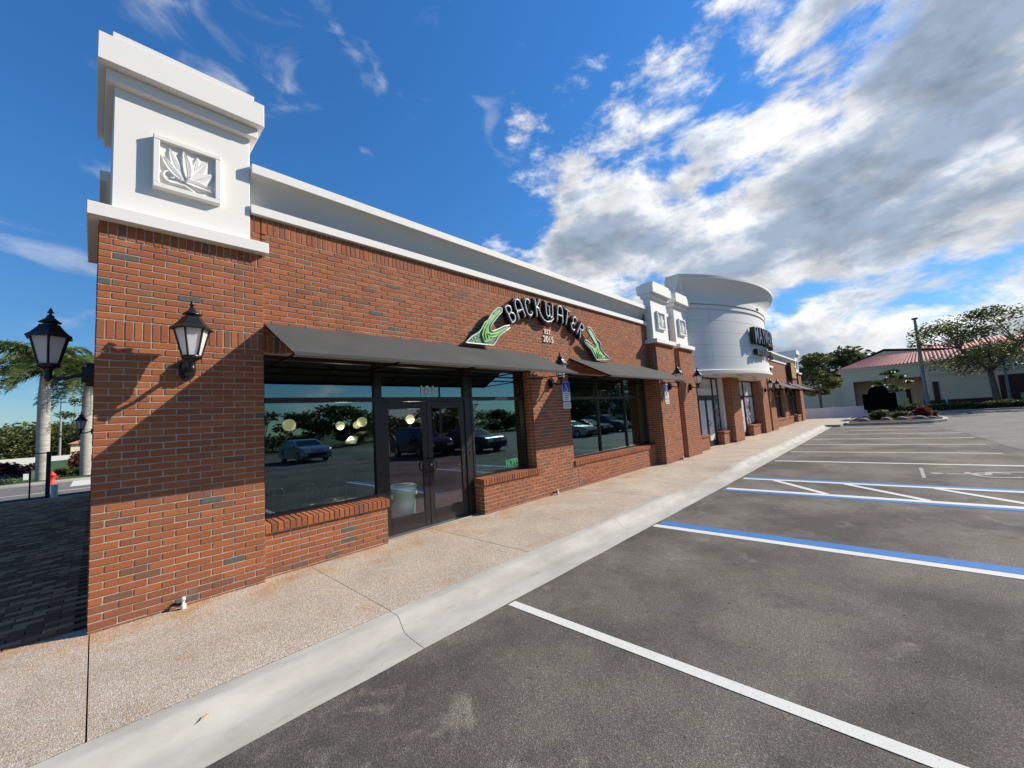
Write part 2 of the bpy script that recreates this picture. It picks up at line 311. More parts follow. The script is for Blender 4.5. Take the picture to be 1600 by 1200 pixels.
# ------------------------------------------------------------------ mesh helpers
class MB:
    def __init__(s): s.v = []; s.f = []; s.mi = []; s.cur = 0; s.smooth = []
    def add(s, vs, fs, smooth=False):
        b = len(s.v); s.v += [tuple(p) for p in vs]; s.f += [tuple(b + i for i in f) for f in fs]
        s.mi += [s.cur] * len(fs); s.smooth += [smooth] * len(fs)
    def box(s, x0, x1, y0, y1, z0, z1):
        v = [(x0, y0, z0), (x1, y0, z0), (x1, y1, z0), (x0, y1, z0), (x0, y0, z1), (x1, y0, z1), (x1, y1, z1), (x0, y1, z1)]
        s.add(v, [(0, 3, 2, 1), (4, 5, 6, 7), (0, 1, 5, 4), (1, 2, 6, 5), (2, 3, 7, 6), (3, 0, 4, 7)])
    def bbox(s, x0, x1, y0, y1, z0, z1, b=0.006):
        # box whose 12 edges are chamfered by b
        X = (x0, x1); Y = (y0, y1); Z = (z0, z1); vs = []; idx = {}
        for i in (0, 1):
            for j in (0, 1):
                for k in (0, 1):
                    sx_, sy_, sz_ = (1 - 2 * i), (1 - 2 * j), (1 - 2 * k)
                    for ax in range(3):
                        p = [X[i], Y[j], Z[k]]
                        if ax != 0: p[0] += sx_ * b
                        if ax != 1: p[1] += sy_ * b
                        if ax != 2: p[2] += sz_ * b
                        idx[(i, j, k, ax)] = len(vs); vs.append(tuple(p))
        g = lambda i, j, k, a: idx[(i, j, k, a)]; fs = []
        for a in (0, 1):
            fs.append((g(a, 0, 0, 0), g(a, 1, 0, 0), g(a, 1, 1, 0), g(a, 0, 1, 0)))
            fs.append((g(0, a, 0, 1), g(1, a, 0, 1), g(1, a, 1, 1), g(0, a, 1, 1)))
            fs.append((g(0, 0, a, 2), g(1, 0, a, 2), g(1, 1, a, 2), g(0, 1, a, 2)))
            for c in (0, 1):
                fs.append((g(a, c, 0, 0), g(a, c, 1, 0), g(a, c, 1, 1), g(a, c, 0, 1)))
                fs.append((g(a, 0, c, 0), g(a, 1, c, 0), g(a, 1, c, 2), g(a, 0, c, 2)))
                fs.append((g(0, a, c, 1), g(1, a, c, 1), g(1, a, c, 2), g(0, a, c, 2)))
                for d in (0, 1): fs.append((g(a, c, d, 0), g(a, c, d, 1), g(a, c, d, 2)))
        s.add(vs, fs)
    def prism(s, pts, n, depth):
        # closed polygon pts (3d), extruded along vector n*depth
        k = len(pts); d = Vector(n) * depth
        v = [tuple(p) for p in pts] + [tuple(Vector(p) + d) for p in pts]
        s.add(v, [tuple(range(k)), tuple(range(2 * k - 1, k - 1, -1))] + [(i, (i + 1) % k, k + (i + 1) % k, k + i) for i in range(k)])
    def tube(s, pts, rad, n=8, cap=True, smooth=True):
        pts = [Vector(p) for p in pts]; rs = rad if isinstance(rad, (list, tuple)) else [rad] * len(pts)
        vs = []; prev = None
        for i, p in enumerate(pts):
            t = (pts[min(i + 1, len(pts) - 1)] - pts[max(i - 1, 0)]).normalized()
            a = prev if prev is not None else (Vector((0, 0, 1)) if abs(t.z) < 0.9 else Vector((1, 0, 0)))
            x = (a - t * a.dot(t)).normalized(); y = t.cross(x); prev = x
            for k in range(n):
                an = 2 * math.pi * k / n; vs.append(tuple(p + (x * math.cos(an) + y * math.sin(an)) * rs[i]))
        fs = [(i * n + k, i * n + (k + 1) % n, (i + 1) * n + (k + 1) % n, (i + 1) * n + k) for i in range(len(pts) - 1) for k in range(n)]
        s.add(vs, fs, smooth)
        if cap and rs[0] > 1e-4 and n > 2:
            s.add(vs[:n], [tuple(range(n - 1, -1, -1))]); s.add(vs[-n:], [tuple(range(n))])
    def lathe(s, prof, n=16, c=(0, 0, 0), smooth=True, rot=0.0):
        vs = []
        for r, z in prof:
            for k in range(n):
                a = 2 * math.pi * k / n + rot; vs.append((c[0] + r * math.cos(a), c[1] + r * math.sin(a), c[2] + z))
        fs = [(i * n + k, i * n + (k + 1) % n, (i + 1) * n + (k + 1) % n, (i + 1) * n + k) for i in range(len(prof) - 1) for k in range(n)]
        s.add(vs, fs, smooth)
        if prof[0][0] > 1e-4: s.add(vs[:n], [tuple(range(n - 1, -1, -1))])
        if prof[-1][0] > 1e-4: s.add(vs[-n:], [tuple(range(n))])
    def mesh(s, name):
        me = D.meshes.new(name); me.from_pydata(s.v, [], s.f); me.update()
        if any(s.smooth): me.polygons.foreach_set('use_smooth', s.smooth)
        if any(s.mi): me.polygons.foreach_set('material_index', s.mi)
        return me
    def build(s, name, m, parent=None, kind=None, loc=None):
        me = s.mesh(name)
        for mm in (m if isinstance(m, (list, tuple)) else [m]): me.materials.append(mm)
        o = D.objects.new(name, me); COL.objects.link(o)
        if parent is not None: o.parent = parent
        if loc: o.location = loc
        if kind: o['kind'] = kind
        return o
def tag(o, label=None, cat=None, group=None, kind=None):
    if label: o['label'] = label
    if cat: o['category'] = cat
    if group: o['group'] = group
    if kind: o['kind'] = kind
    return o
def empty(name, loc=(0, 0, 0), label=None, cat=None, group=None, rz=0.0):
    o = D.objects.new(name, None); COL.objects.link(o); o.location = loc; o.rotation_euler = (0, 0, rz); o.empty_display_size = 0.2
    return tag(o, label, cat, group)
def inst(name, me, parent, loc, rot=None, scale=None):
    o = D.objects.new(name, me); COL.objects.link(o); o.parent = parent; o.location = loc
    if rot: o.rotation_euler = rot
    if scale: o.scale = scale
    return o
def copy_tree(o, parent=None):
    c = o.copy(); COL.objects.link(c); c.parent = parent
    for ch in list(o.children): copy_tree(ch, c)
    return c
def copy_thing(o, loc, label, rz=None, group=None):
    c = copy_tree(o); c.location = loc; c['label'] = label
    if rz is not None: c.rotation_euler = (0, 0, rz)
    if group: c['group'] = group
    return c
def text_obj(txt, size, depth, name, m, parent, loc, rot, sx_=1.0, bold=0.0, align='CENTER'):
    cu = D.curves.new(name, 'FONT'); cu.body = txt; cu.size = size; cu.extrude = depth; cu.align_x = align; cu.align_y = 'BOTTOM_BASELINE'; cu.offset = bold
    cu.resolution_u = 3
    t = D.objects.new('tmp', cu); COL.objects.link(t)
    me = D.meshes.new_from_object(t.evaluated_get(bpy.context.evaluated_depsgraph_get()))
    D.objects.remove(t); D.curves.remove(cu)
    me.name = name; me.materials.clear(); me.materials.append(m)
    o = D.objects.new(name, me); COL.objects.link(o); o.location = loc; o.rotation_euler = rot; o.scale = (sx_, 1, 1)
    if parent is not None: o.parent = parent
    return o
def gz(x): return 0.0035 * max(0.0, x - 12.0)       # the site rises a little to the right

# ------------------------------------------------------------------ ground
def grid(name, m, xs, ys, zf, kind='structure', parent=None):
    b = MB(); nx = len(xs); ny = len(ys)
    vs = [(x, y, zf(x, y)) for x in xs for y in ys]
    b.add(vs, [(i * ny + j, (i + 1) * ny + j, (i + 1) * ny + j + 1, i * ny + j + 1) for i in range(nx - 1) for j in range(ny - 1)])
    return b.build(name, m, parent, kind)
def lin(a, b, n): return [a + (b - a) * i / n for i in range(n + 1)]
g = grid('ground', GRASS, lin(-600, 800, 14), lin(-600, 700, 13), lambda x, y: -0.24)
g['label'] = 'grassy ground stretching away beyond the lots'
XS = [-60, -30, -12, -6, 0, 6, 12, 16, 20, 25, 30, 36, 42, 60, 80]
grid('parking_lot', ASPH, XS, [-30, -18, -12, -9, -6, -4, -2.45], lambda x, y: -0.15 + gz(x))
b = MB()   # older pale asphalt of the driving lane, curved edge where the new asphalt stops
edge = [(80, -6.2), (46, -6.3), (31, -7.1), (28.0, -7.3), (25.5, -7.55), (22.5, -7.75), (19.8, -7.9), (18.0, -8.1), (16.8, -8.6), (16.2, -9.6), (15.9, -12), (15.4, -30)]
vs = []
for x, y in edge: vs += [(x, y, -0.146 + gz(x)), (80, y if y > -8.5 else y, -0.146 + gz(80))]
poly = [(x, y, -0.146 + gz(x)) for x, y in edge] + [(30, -30, -0.146 + gz(30)), (80, -30, -0.146 + gz(80))]
strip = []
for i in range(len(edge) - 1):
    (xa, ya), (xb, yb) = edge[i], edge[i + 1]
    k = 6; xsa = [xa + (80 - xa) * (j / k) ** 1.0 for j in range(k + 1)]; xsb = [xb + (80 - xb) * (j / k) for j in range(k + 1)]
    if xa == 80: xsa = [80] * (k + 1)
    for j in range(k):
        q = [(xsa[j], ya, 0), (xsb[j], yb, 0), (xsb[j + 1], yb, 0), (xsa[j + 1], ya, 0)]
        b.add([(p[0], p[1], -0.144 + gz(p[0]) + 0.0) for p in q], [(0, 1, 2, 3)])
b.build('driving_lane', ASPH_OLD, None, 'structure')

# sidewalk slabs
WALKX = [-13.6, -11.66, -9.72, -7.78, -5.84, -3.9, -1.95, 0.0, 1.94, 3.88, 5.82, 7.76, 9.70, 11.64, 13.58, 15.52, 17.46, 19.4, 21.34, 23.28, 25.22, 27.16, 29.1, 31.04, 32.7]
def ramp_dip(x):
    if x < 7.9 or x > 12.9: return 0.0
    if x < 9.0: t = (x - 7.9) / 1.1
    elif x > 11.7: t = (12.9 - x) / 1.2
    else: t = 1.0
    return t * t * (3 - 2 * t)
def walk_z(x, y):
    d = ramp_dip(x) * max(0.0, min(1.0, (-0.35 - y) / 1.5)); d = d * d * (3 - 2 * d) if d < 1 else 1
    return gz(x) - 0.115 * d
sw = empty('sidewalk', (0, 0, 0)); sw['kind'] = 'structure'; sw['label'] = 'tan exposed aggregate sidewalk in front of the shops'
for i in range(len(WALKX) - 1):
    x0, x1 = WALKX[i] + 0.004, WALKX[i + 1] - 0.004
    yb = 0.22 if x1 < 0.1 else 0.48
    xs = lin(x0, x1, 8); ys = [-1.915] + lin(-1.9, -0.3, 8) + [yb]
    bb = MB(); nx, ny = len(xs), len(ys)
    def zt(x, y, ):
        e = 0.003 if (x in (xs[0], xs[-1]) or y in (ys[0],)) else 0
        return walk_z(x, y) - e + (i * 37 % 5) * 0.0004
    top = [(x, y, zt(x, y)) for x in xs for y in ys]
    bb.add(top, [(a * ny + c, (a + 1) * ny + c, (a + 1) * ny + c + 1, a * ny + c + 1) for a in range(nx - 1) for c in range(ny - 1)])
    for xe in (x0, x1):
        bb.add([(xe, y, walk_z(xe, y) - 0.003) for y in ys] + [(xe, y, -0.2) for y in ys], [(c, c + 1, ny + c + 1, ny + c) for c in range(ny - 1)])
    bb.add([(x, ys[0], walk_z(x, ys[0]) - 0.003) for x in xs] + [(x, ys[0], -0.2) for x in xs], [(c, c + 1, nx + c + 1, nx + c) for c in range(nx - 1)])
    bb.build('slab', WALK, sw)
b = MB(); b.box(-13.6, 32.7, -1.9, 0.46, -0.3, -0.02 - 0.11); b.build('slab_bed', MULCH, sw)
# the far end: sidewalk goes on past the shops and along the crossing
b = MB(); k = 8
for a_, b_ in zip(lin(32.71, 45, k)[:-1], lin(32.71, 45, k)[1:]):
    v_ = [(a_, -2.9, gz(a_) - .012), (b_, -2.9, gz(b_) - .012), (b_, 1.2, gz(b_) - .012), (a_, 1.2, gz(a_) - .012)]
    b.add(v_ + [(p[0], p[1], -.3) for p in v_], [(0, 1, 2, 3), (0, 4, 5, 1), (3, 7, 4, 0)])
b.build('path', WALK, None, 'structure')

# kerb and gutter
KP = [(-1.925, 0.0), (-2.03, 0.0), (-2.06, -0.006), (-2.085, -0.025), (-2.11, -0.06), (-2.14, -0.095), (-2.18, -0.118), (-2.24, -0.130), (-2.47, -0.146)]
def kerb_prof(x):
    d = ramp_dip(x); out = []
    for y, z in KP:
        out.append((y, (z * (1 - d) + d * (-0.112 - 0.034 * (-1.925 - y) / 0.545)) + gz(x)))
    return out
kb = empty('kerb'); kb['kind'] = 'structure'; kb['label'] = 'pale concrete kerb and gutter between sidewalk and asphalt'
KX = [-13.7, -9.8, -5.9, -2.0, 1.93, 5.85, 9.75, 13.65, 17.55, 21.45, 25.35, 29.25, 32.75]
for i in range(len(KX) - 1):
    x0, x1 = KX[i] + 0.003, KX[i + 1] - 0.003; xs = lin(x0, x1, 16); bb = MB(); n = len(KP)
    vs = []
    for x in xs: vs += [(x, y + (0.004 * math.sin(x * 5.3 + i) if j == n - 1 else 0), z) for j, (y, z) in enumerate(kerb_prof(x))]
    bb.add(vs, [(a * n + c, a * n + c + 1, (a + 1) * n + c + 1, (a + 1) * n + c) for a in range(len(xs) - 1) for c in range(n - 1)], True)
    for x in (x0, x1):
        p = kerb_prof(x); bb.add([(x, y, z) for y, z in p] + [(x, y, -0.25) for y, z in p], [(c, c + 1, n + c + 1, n + c) for c in range(n - 1)])
    p = kerb_prof(x0)
    bb.build('kerb_section', KERB, kb)
b = MB(); b.box(-13.7, 32.7, -2.45, -1.93, -0.3, -0.17); b.build('kerb_bed', MULCH, kb)

# painted stall lines
def stripe(name, m, pts, w0, w1=None, z=0.004, parent=None):
    pass
mk = empty('painted_markings'); mk['kind'] = 'structure'; mk['label'] = 'white and blue painted parking stall lines'
def line_box(name, m, x0, x1, ya, yb, lift=0.004):
    bb = MB(); ys = lin(ya, yb, 14)
    vs = [(x, y, -0.15 + gz(x) + lift) for y in ys for x in (x0, x1)]
    bb.add(vs, [(2 * i, 2 * i + 1, 2 * i + 3, 2 * i + 2) for i in range(len(ys) - 1)]); return bb.build(name, m, mk)
line_box('white_line', P_WHITE, 2.905, 3.01, -2.49, -8.1)
line_box('white_line', P_WHITE, 6.222, 6.365, -2.49, -8.2); line_box('blue_line', P_BLUE, 6.375, 6.60, -2.52, -8.2)
line_box('blue_line', P_BLUE, 9.60, 9.775, -2.55, -8.2); line_box('white_line', P_WHITE, 9.785, 9.97, -2.58, -8.2)
line_box('white_line', P_WHITE, 11.27, 11.43, -2.56, -8.2); line_box('blue_line', P_BLUE, 11.44, 11.62, -2.56, -8.2)
for xa, ya, xb, yb in ((11.27, -3.25, 9.97, -4.35), (11.27, -4.55, 9.97, -5.75), (11.27, -5.9, 9.97, -7.1)):
    d = Vector((xb - xa, yb - ya, 0)).normalized(); nn = Vector((-d.y, d.x, 0)) * 0.065
    bb = MB(); bb.add([(xa + nn.x, ya + nn.y, -0.145), (xa - nn.x, ya - nn.y, -0.145), (xb - nn.x, yb - nn.y, -0.145), (xb + nn.x, yb + nn.y, -0.145)], [(0, 1, 2, 3)])
    bb.build('diagonal_line', P_WHITE, mk)
for i, x in enumerate((15.0, 17.75, 20.5, 23.25, 26.0, 28.75, 31.4)):
    line_box('white_line', P_WHITE, x - 0.06, x + (0.09 if i == 0 else 0.05), -2.56, -8.2 if i == 0 else -7.55)
# faded wheelchair symbol painted in the stall (its back turned to the kerb)
def flat(pts, m, name='symbol_stroke'):
    bb = MB(); bb.add([(x, y, -0.15 + gz(x) + 0.0045) for x, y in pts], [tuple(range(len(pts)))]); return bb.build(name, m, mk)
def fstroke(pts, w, m=None):
    bb = MB()
    for i in range(len(pts) - 1):
        a, c = Vector((*pts[i], 0)), Vector((*pts[i + 1], 0)); d = (c - a).normalized(); nn = Vector((-d.y, d.x, 0)) * w / 2
        a2 = a - d * w * 0.2; c2 = c + d * w * 0.2
        bb.add([(q.x, q.y, -0.15 + gz(q.x) + 0.0045 + 0.0004 * i) for q in (a2 + nn, a2 - nn, c2 - nn, c2 + nn)], [(0, 1, 2, 3)])
    return bb.build('symbol_stroke', m or P_FADED, mk)
sc_x, sc_y = 13.35, -6.95
fstroke([(sc_x + 0.36 * math.cos(R(a)), sc_y + 0.36 * math.sin(R(a))) for a in range(-30, 231, 20)], 0.10)
fstroke([(sc_x + 0.02, sc_y + 0.75), (sc_x + 0.02, sc_y + 0.15), (sc_x + 0.42, sc_y + 0.1), (sc_x + 0.6, sc_y - 0.42)], 0.11)
flat([(sc_x + 0.02 + 0.11 * math.cos(R(a)), sc_y + 0.92 + 0.11 * math.sin(R(a))) for a in range(0, 360, 30)], P_FADED)
fstroke([(sc_x, sc_y + 0.45), (sc_x + 0.33, sc_y + 0.42)], 0.09)
fstroke([(sc_x - 0.75, sc_y + 1.15), (sc_x + 0.9, sc_y + 1.15)], 0.06)

# plaza of dark pavers round the left corner
plz = empty('paver_plaza'); plz['kind'] = 'structure'; plz['label'] = 'dark brick paver plaza in the shade left of the corner'
b = MB(); b.box(-30, 9.0, 0.225, 15.9, -0.3, -0.012); b.build('joint_sand', MULCH, plz)
PW, PL = 0.105, 0.21
cells = []
for r in range(int((15.8 - 0.235) / PW)):
    y = 0.235 + r * PW
    xmin = -0.75 - 0.13 * (y + 5.5) * 1.0 - 1.6 if y < 8 else -4.4
    i0 = int((xmin) / PL) - 1
    for i in range(i0, 1):
        x = i * PL + (0.5 * PL if r % 2 else 0.0) - 0.10
        if x > -0.02 or x + PL > 0.1: continue
        vis = x > -0.105 * (y + 5.5) - 0.12     # inside the wedge that the corner leaves in view
        cells.append((y if vis else 100 + y - x, x, y))
cells.sort()
pm = MB(); pm.bbox(-PL / 2 + 0.003, PL / 2 - 0.003, -PW / 2 + 0.003, PW / 2 - 0.003, -0.03, 0.0, 0.004); pme = pm.mesh('paver'); pme.materials.append(PV_I)
rest = MB()
for n_, (k_, x, y) in enumerate(cells):
    z = random.uniform(-0.003, 0.002); cx, cy = x + PL / 2, y + PW / 2
    if n_ < 290: inst('paver', pme, plz, (cx, cy, z), (random.uniform(-.006, .006), random.uniform(-.006, .006), random.uniform(-.01, .01)))
    else: rest.box(cx - PL / 2 + .003, cx + PL / 2 - .003, cy - PW / 2 + .003, cy + PW / 2 - .003, -0.03, z)
rest.build('pavers', PV_S, plz, 'stuff')
b = MB(); b.box(-30, 0.0, 15.91, 16.06, -0.3, 0.012); b.build('edge_kerb', KERB, plz)

# ------------------------------------------------------------------ the shop building
LB, HC = 0.205, 0.0697
Z0 = 2.742 - 40 * HC            # bottom of course 0
MJ = 0.0112
ZS1, ZS2 = 2.742, 2.942         # soldier course over the windows
ZT = 4.49                       # top of the brickwork
bld = empty('shop_building', (0, 0, 0), 'long one storey red brick shop building with white parapet and round grey bay', 'building')
rects = []   # (kind, face, u0, u1, z0, z1)
BR = MB()
def put_brick(B, face, c, u0, u1, z0, z1, depth, cham=False):
    m = MJ / 2; j = random.uniform(-0.0015, 0.0015); u0 += m; u1 -= m; z0 += m; z1 -= m
    if u1 - u0 < 0.012 or z1 - z0 < 0.012: return
    dz = random.uniform(-0.0012, 0.0012); z0 += dz; z1 += dz
    if face == 'F': f = lambda u, d, z: (u, c + d, z)
    elif face == 'L': f = lambda u, d, z: (c + d, u, z)
    else: f = lambda u, d, z: (c - d, u, z)
    if cham:
        k = 0.0028
        v = [f(u0 + k, j, z0 + k), f(u1 - k, j, z0 + k), f(u1 - k, j, z1 - k), f(u0 + k, j, z1 - k),
             f(u0, j + k, z0), f(u1, j + k, z0), f(u1, j + k, z1), f(u0, j + k, z1),
             f(u0, depth, z0), f(u1, depth, z0), f(u1, depth, z1), f(u0, depth, z1)]
        B.add(v, [(0, 1, 2, 3), (4, 5, 1, 0), (5, 6, 2, 1), (6, 7, 3, 2), (7, 4, 0, 3), (8, 9, 5, 4), (9, 10, 6, 5), (10, 11, 7, 6), (11, 8, 4, 7)])
    else:
        v = [f(u0, j, z0), f(u1, j, z0), f(u1, j, z1), f(u0, j, z1), f(u0, depth, z0), f(u1, depth, z0), f(u1, depth, z1), f(u0, depth, z1)]
        B.add(v, [(0, 1, 2, 3), (4, 5, 1, 0), (5, 6, 2, 1), (6, 7, 3, 2), (7, 4, 0, 3)])
def runs(u0, u1, holes):
    out = [(u0, u1)]
    for a, b_ in holes:
        nxt = []
        for p, q in out:
            if b_ <= p or a >= q: nxt.append((p, q)); continue
            if a > p: nxt.append((p, a))
            if b_ < q: nxt.append((b_, q))
        out = nxt
    return out
def layout(u0, u1, z0, z1, openings=(), ref=0.0, par=0, soldiers=()):
    """returns rectangles of running bond between z0 and z1; openings = (ua, ub, za, zb)"""
    out = []
    zs = []
    k = 0
    while Z0 + k * HC < 2.742 - 1e-4: zs.append((Z0 + k * HC, Z0 + (k + 1) * HC, k)); k += 1
    n = 0
    while ZS2 + n * HC < 6.0: zs.append((ZS2 + n * HC, ZS2 + (n + 1) * HC, n + 1)); n += 1
    for a, b_, k in zs:
        if b_ <= z0 + 0.01 or a >= z1 - 0.01: continue
        a2, b2 = max(a, z0 if z0 > 0 else a), min(b_, z1); zm = (a2 + b2) / 2
        if b2 - a2 < 0.02: continue
        if any(sa - 0.005 <= zm <= sb + 0.005 for sa, sb in soldiers): continue
        off = ref + (0.5 * LB if (k + par) % 2 else 0.0)
        for p, q in runs(u0, u1, [(o[0], o[1]) for o in openings if o[2] < zm < o[3]]):
            i = math.floor((p - off) / LB)
            while off + i * LB < q - 0.004:
                ua, ub = max(p, off + i * LB), min(q, off + (i + 1) * LB)
                if ub - ua > 0.02: out.append((ua, ub, a2, b2, k))
                i += 1
    for sa, sb in soldiers:
        zm = (sa + sb) / 2
        if sb < z0 or sa > z1: continue
        for p, q in runs(u0, u1, [(o[0], o[1]) for o in openings if o[2] < zm < o[3]]):
            n = max(1, round((q - p) / 0.0683)); w = (q - p) / n
            for i in range(n): out.append((p + i * w, p + (i + 1) * w, sa, sb, -1))
    return out
def face_bricks(face, c, rr, depth=0.05, cham=False):
    for ua, ub, a, b_, k in rr: put_brick(BR, face, c, ua, ub, a, b_, depth, cham)
REC = 0.006
def backing(x0, x1, y0, y1, z0, z1, B): B.box(x0, x1, y0, y1, z0, z1)
class Boxes:           # mortar body of the walls, one object for each stretch
    def __init__(s): s.l = []
    def box(s, *a): s.l.append(a)
    def build(s, name, m, parent):
        for a in s.l:
            q = MB(); q.box(*a); q.build('brick_pillar' if (a[1] - a[0] < 1.6 and a[5] - a[4] > 2.5 and a[2] < 0.05) else name, m, parent)
BK = Boxes()
# --- corner pilaster, every brick of its lower face its own object
PX0, PX1 = -0.02, 1.415
pil = MB(); pil.box(PX0 + REC, PX1 - REC, REC, 1.42, -0.1, 3.95)
pil_o = pil.build('corner_pilaster', MORTAR, bld)
mcache = {}
def brick_mesh(w, h, d=0.095):
    key = (round(w, 3), round(h, 3))
    if key not in mcache:
        q = MB(); q.bbox(-w / 2, w / 2, 0, d, -h / 2, h / 2, 0.0028); me = q.mesh('brick'); me.materials.append(BR_I); mcache[key] = me
    return mcache[key]
GREY_SPOTS = []
for ua, ub, a, b_, k in layout(PX0, PX1, -0.05, 3.95, ref=PX0, par=1, soldiers=((ZS1, ZS2), (3.778, 3.975))):
    if k == -1 and a > 3: b_ = 3.945
    if (a < 2.74 and k >= 0) or k == -1:
        w, h = ub - ua - MJ, b_ - a - MJ
        inst('soldier_brick' if k == -1 else 'brick', brick_mesh(w, h), pil_o,
             ((ua + ub) / 2 + random.uniform(-.0012, .0012), random.uniform(-0.0018, 0.0018), (a + b_) / 2 + random.uniform(-.001, .001)),
             (random.uniform(-.004, .004), random.uniform(-.006, .006), random.uniform(-.004, .004)))
    else: put_brick(BR, 'F', 0.0, ua, ub, a, b_, 0.095, True)
for c, fc in ((PX0, 'L'), (PX1, 'R')):
    face_bricks(fc, c, layout(0.10, 1.42, -0.05, 3.95, ref=0.0, par=0, soldiers=((ZS1, ZS2), (3.778, 3.94))))
# left side wall of the building further back (mostly hidden behind the pilaster)
BK.box(0.086, 0.45, 1.42, 14.8, -0.1, 4.5); BK.box(-0.012, 0.3, 13.8, 14.8, -0.1, 3.95)
face_bricks('L', 0.08, layout(1.42, 13.8, -0.05, 4.49, ref=1.42))

# --- front wall, mirrored about XM
XM = 20.8; YW = 0.10; YG = 0.38
mir = lambda x: 2 * XM - x
openings = [(PX1, 6.5, 0.52, ZS1), (3.04, 4.96, -1, 0.9), (7.87, 12.36, 0.52, ZS1)]
ops = openings + [(mir(b_), mir(a), c, d) for a, b_, c, d in openings]
wall_sold = ((ZS1, ZS2), (4.267, ZT))
def wall_run(x0, x1):
    face_bricks('F', YW, layout(x0, min(x1, 8.0), -0.05, ZT, [o for o in ops], ref=PX1, par=0, soldiers=wall_sold), 0.095, True)
    if x1 > 8.0: face_bricks('F', YW, layout(max(x0, 8.0), x1, -0.05, ZT, [o for o in ops], ref=8.0 - 0.03, par=0, soldiers=wall_sold), 0.06)
wall_run(PX1, 12.36); wall_run(mir(12.36), mir(PX1))
for a, b_ in ((1.27, PX1), (12.36, 12.5), (13.6, 14.4), (mir(12.5), mir(12.36)), (mir(14.4), mir(13.6)), (mir(PX1), mir(1.27))):
    z_ = 3.9 if a > 2 and b_ < 39 else 4.0
    BK.box(a - .05, b_ + .05, YW + REC, 0.42, z_, ZT - .004); face_bricks('F', YW, layout(a, b_, z_, ZT, ref=PX1, par=0, soldiers=((4.267, ZT),)), 0.095)
for sgn in (0, 1):
    f = (lambda a, b_: (a, b_)) if not sgn else (lambda a, b_: (mir(b_), mir(a)))
    def bk(a, b_, y0, y1, z0, z1):
        p, q = f(a, b_); BK.box(p, q, y0, y1, z0, z1)
    bk(PX1 - 0.02, 12.40, YW + REC, 0.42, ZS1 + REC, ZT)                  # over the windows
    bk(PX1 - 0.02, 3.04 - REC, YW + REC, 0.41, -0.1, 0.515); bk(4.96 + REC, 6.5, YW + REC, 0.41, -0.1, 0.515)
    bk(6.5 + REC, 7.87 - REC, YW + REC, 0.45, -0.1, ZS1 + REC); bk(7.87 - REC, 12.4, YW + REC, 0.41, -0.1, 0.515)
# reveals
def lay(u0, u1, z0, z1, **k): return layout(u0, u1, z0, z1, **k)
for c, fc in ((3.04, 'R'), (4.96, 'L'), (6.5, 'L'), (7.87, 'R'), (mir(3.04), 'L'), (mir(4.96), 'R'), (mir(6.5), 'R'), (mir(7.87), 'L')):
    hi = 0.52 if round(c, 2) in (3.04, 4.96, round(mir(3.04), 2), round(mir(4.96), 2)) else ZS1
    face_bricks(fc, c, lay(YW + 0.095, 0.41, -0.05, hi, ref=YW, par=1))
# --- the two pillars each side of the round bay, and the bay pillars
YP = -0.2
pillars = [(12.36, 13.8, YP, 3.85), (14.25, 15.6, YP, 3.85), (20.1, 21.5, YP, 3.0)]
pillars += [(mir(13.8), mir(12.36), YP, 3.85), (mir(15.6), mir(14.25), YP, 3.85)]
for a, b_, yp, top in pillars:
    BK.box(a + REC, b_ - REC, yp + REC, 0.6, -0.1, top)
    sd = ((ZS1, ZS2), (3.64, 3.85)) if top > 3.5 else ((ZS1, 3.0),)
    face_bricks('F', yp, layout(a, b_, -0.05, top, ref=a, soldiers=sd), 0.095)
    for c, fc in ((a, 'L'), (b_, 'R')): face_bricks(fc, c, layout(yp + 0.096, 0.5, -0.05, top, ref=yp, par=1, soldiers=sd))
for a, b_ in ((13.8, 14.25), (mir(14.25), mir(13.8))):                 # dark recess between the twin pillars
    BK.box(a - 0.02, b_ + 0.02, YW + REC, 0.5, -0.1, 3.9); face_bricks('F', YW, layout(a, b_, -0.05, 3.9, ref=a, soldiers=wall_sold))
# low stub walls in the bay
YB = 0.27
stubs = [(15.6, 17.08), (19.02, 20.1), (21.5, 22.12), (24.1, 26.0)]
for a, b_ in stubs:
    BK.box(a + REC, b_ - REC, 0.0 + REC, YB + 0.05, -0.1, 0.50)
    face_bricks('F', 0.0, layout(a, b_, -0.05, 0.515, ref=a), 0.095)
    for c, fc in ((a, 'L'), (b_, 'R')): face_bricks(fc, c, layout(0.096, YB + .04, -0.05, 0.515, ref=0))
# far corner pilaster
a, b_ = mir(PX1), mir(PX0)
BK.box(a + REC, b_ - REC, REC, 1.42, -0.1, 3.95); face_bricks('F', 0.0, layout(a, b_, -0.05, 3.94, ref=a, soldiers=((ZS1, ZS2), (3.75, 3.94))), 0.095)
face_bricks('L', a, layout(0.096, 0.5, -0.05, 3.94, ref=0)); face_bricks('R', b_, layout(0.096, 1.4, -0.05, 3.94, ref=0))
BK.box(mir(0.45), mir(0.06), 1.42, 15.4, -0.1, 4.5)
BK.build('wall', MORTAR, bld)
BR.build('bricks', BR_S, bld, 'stuff')

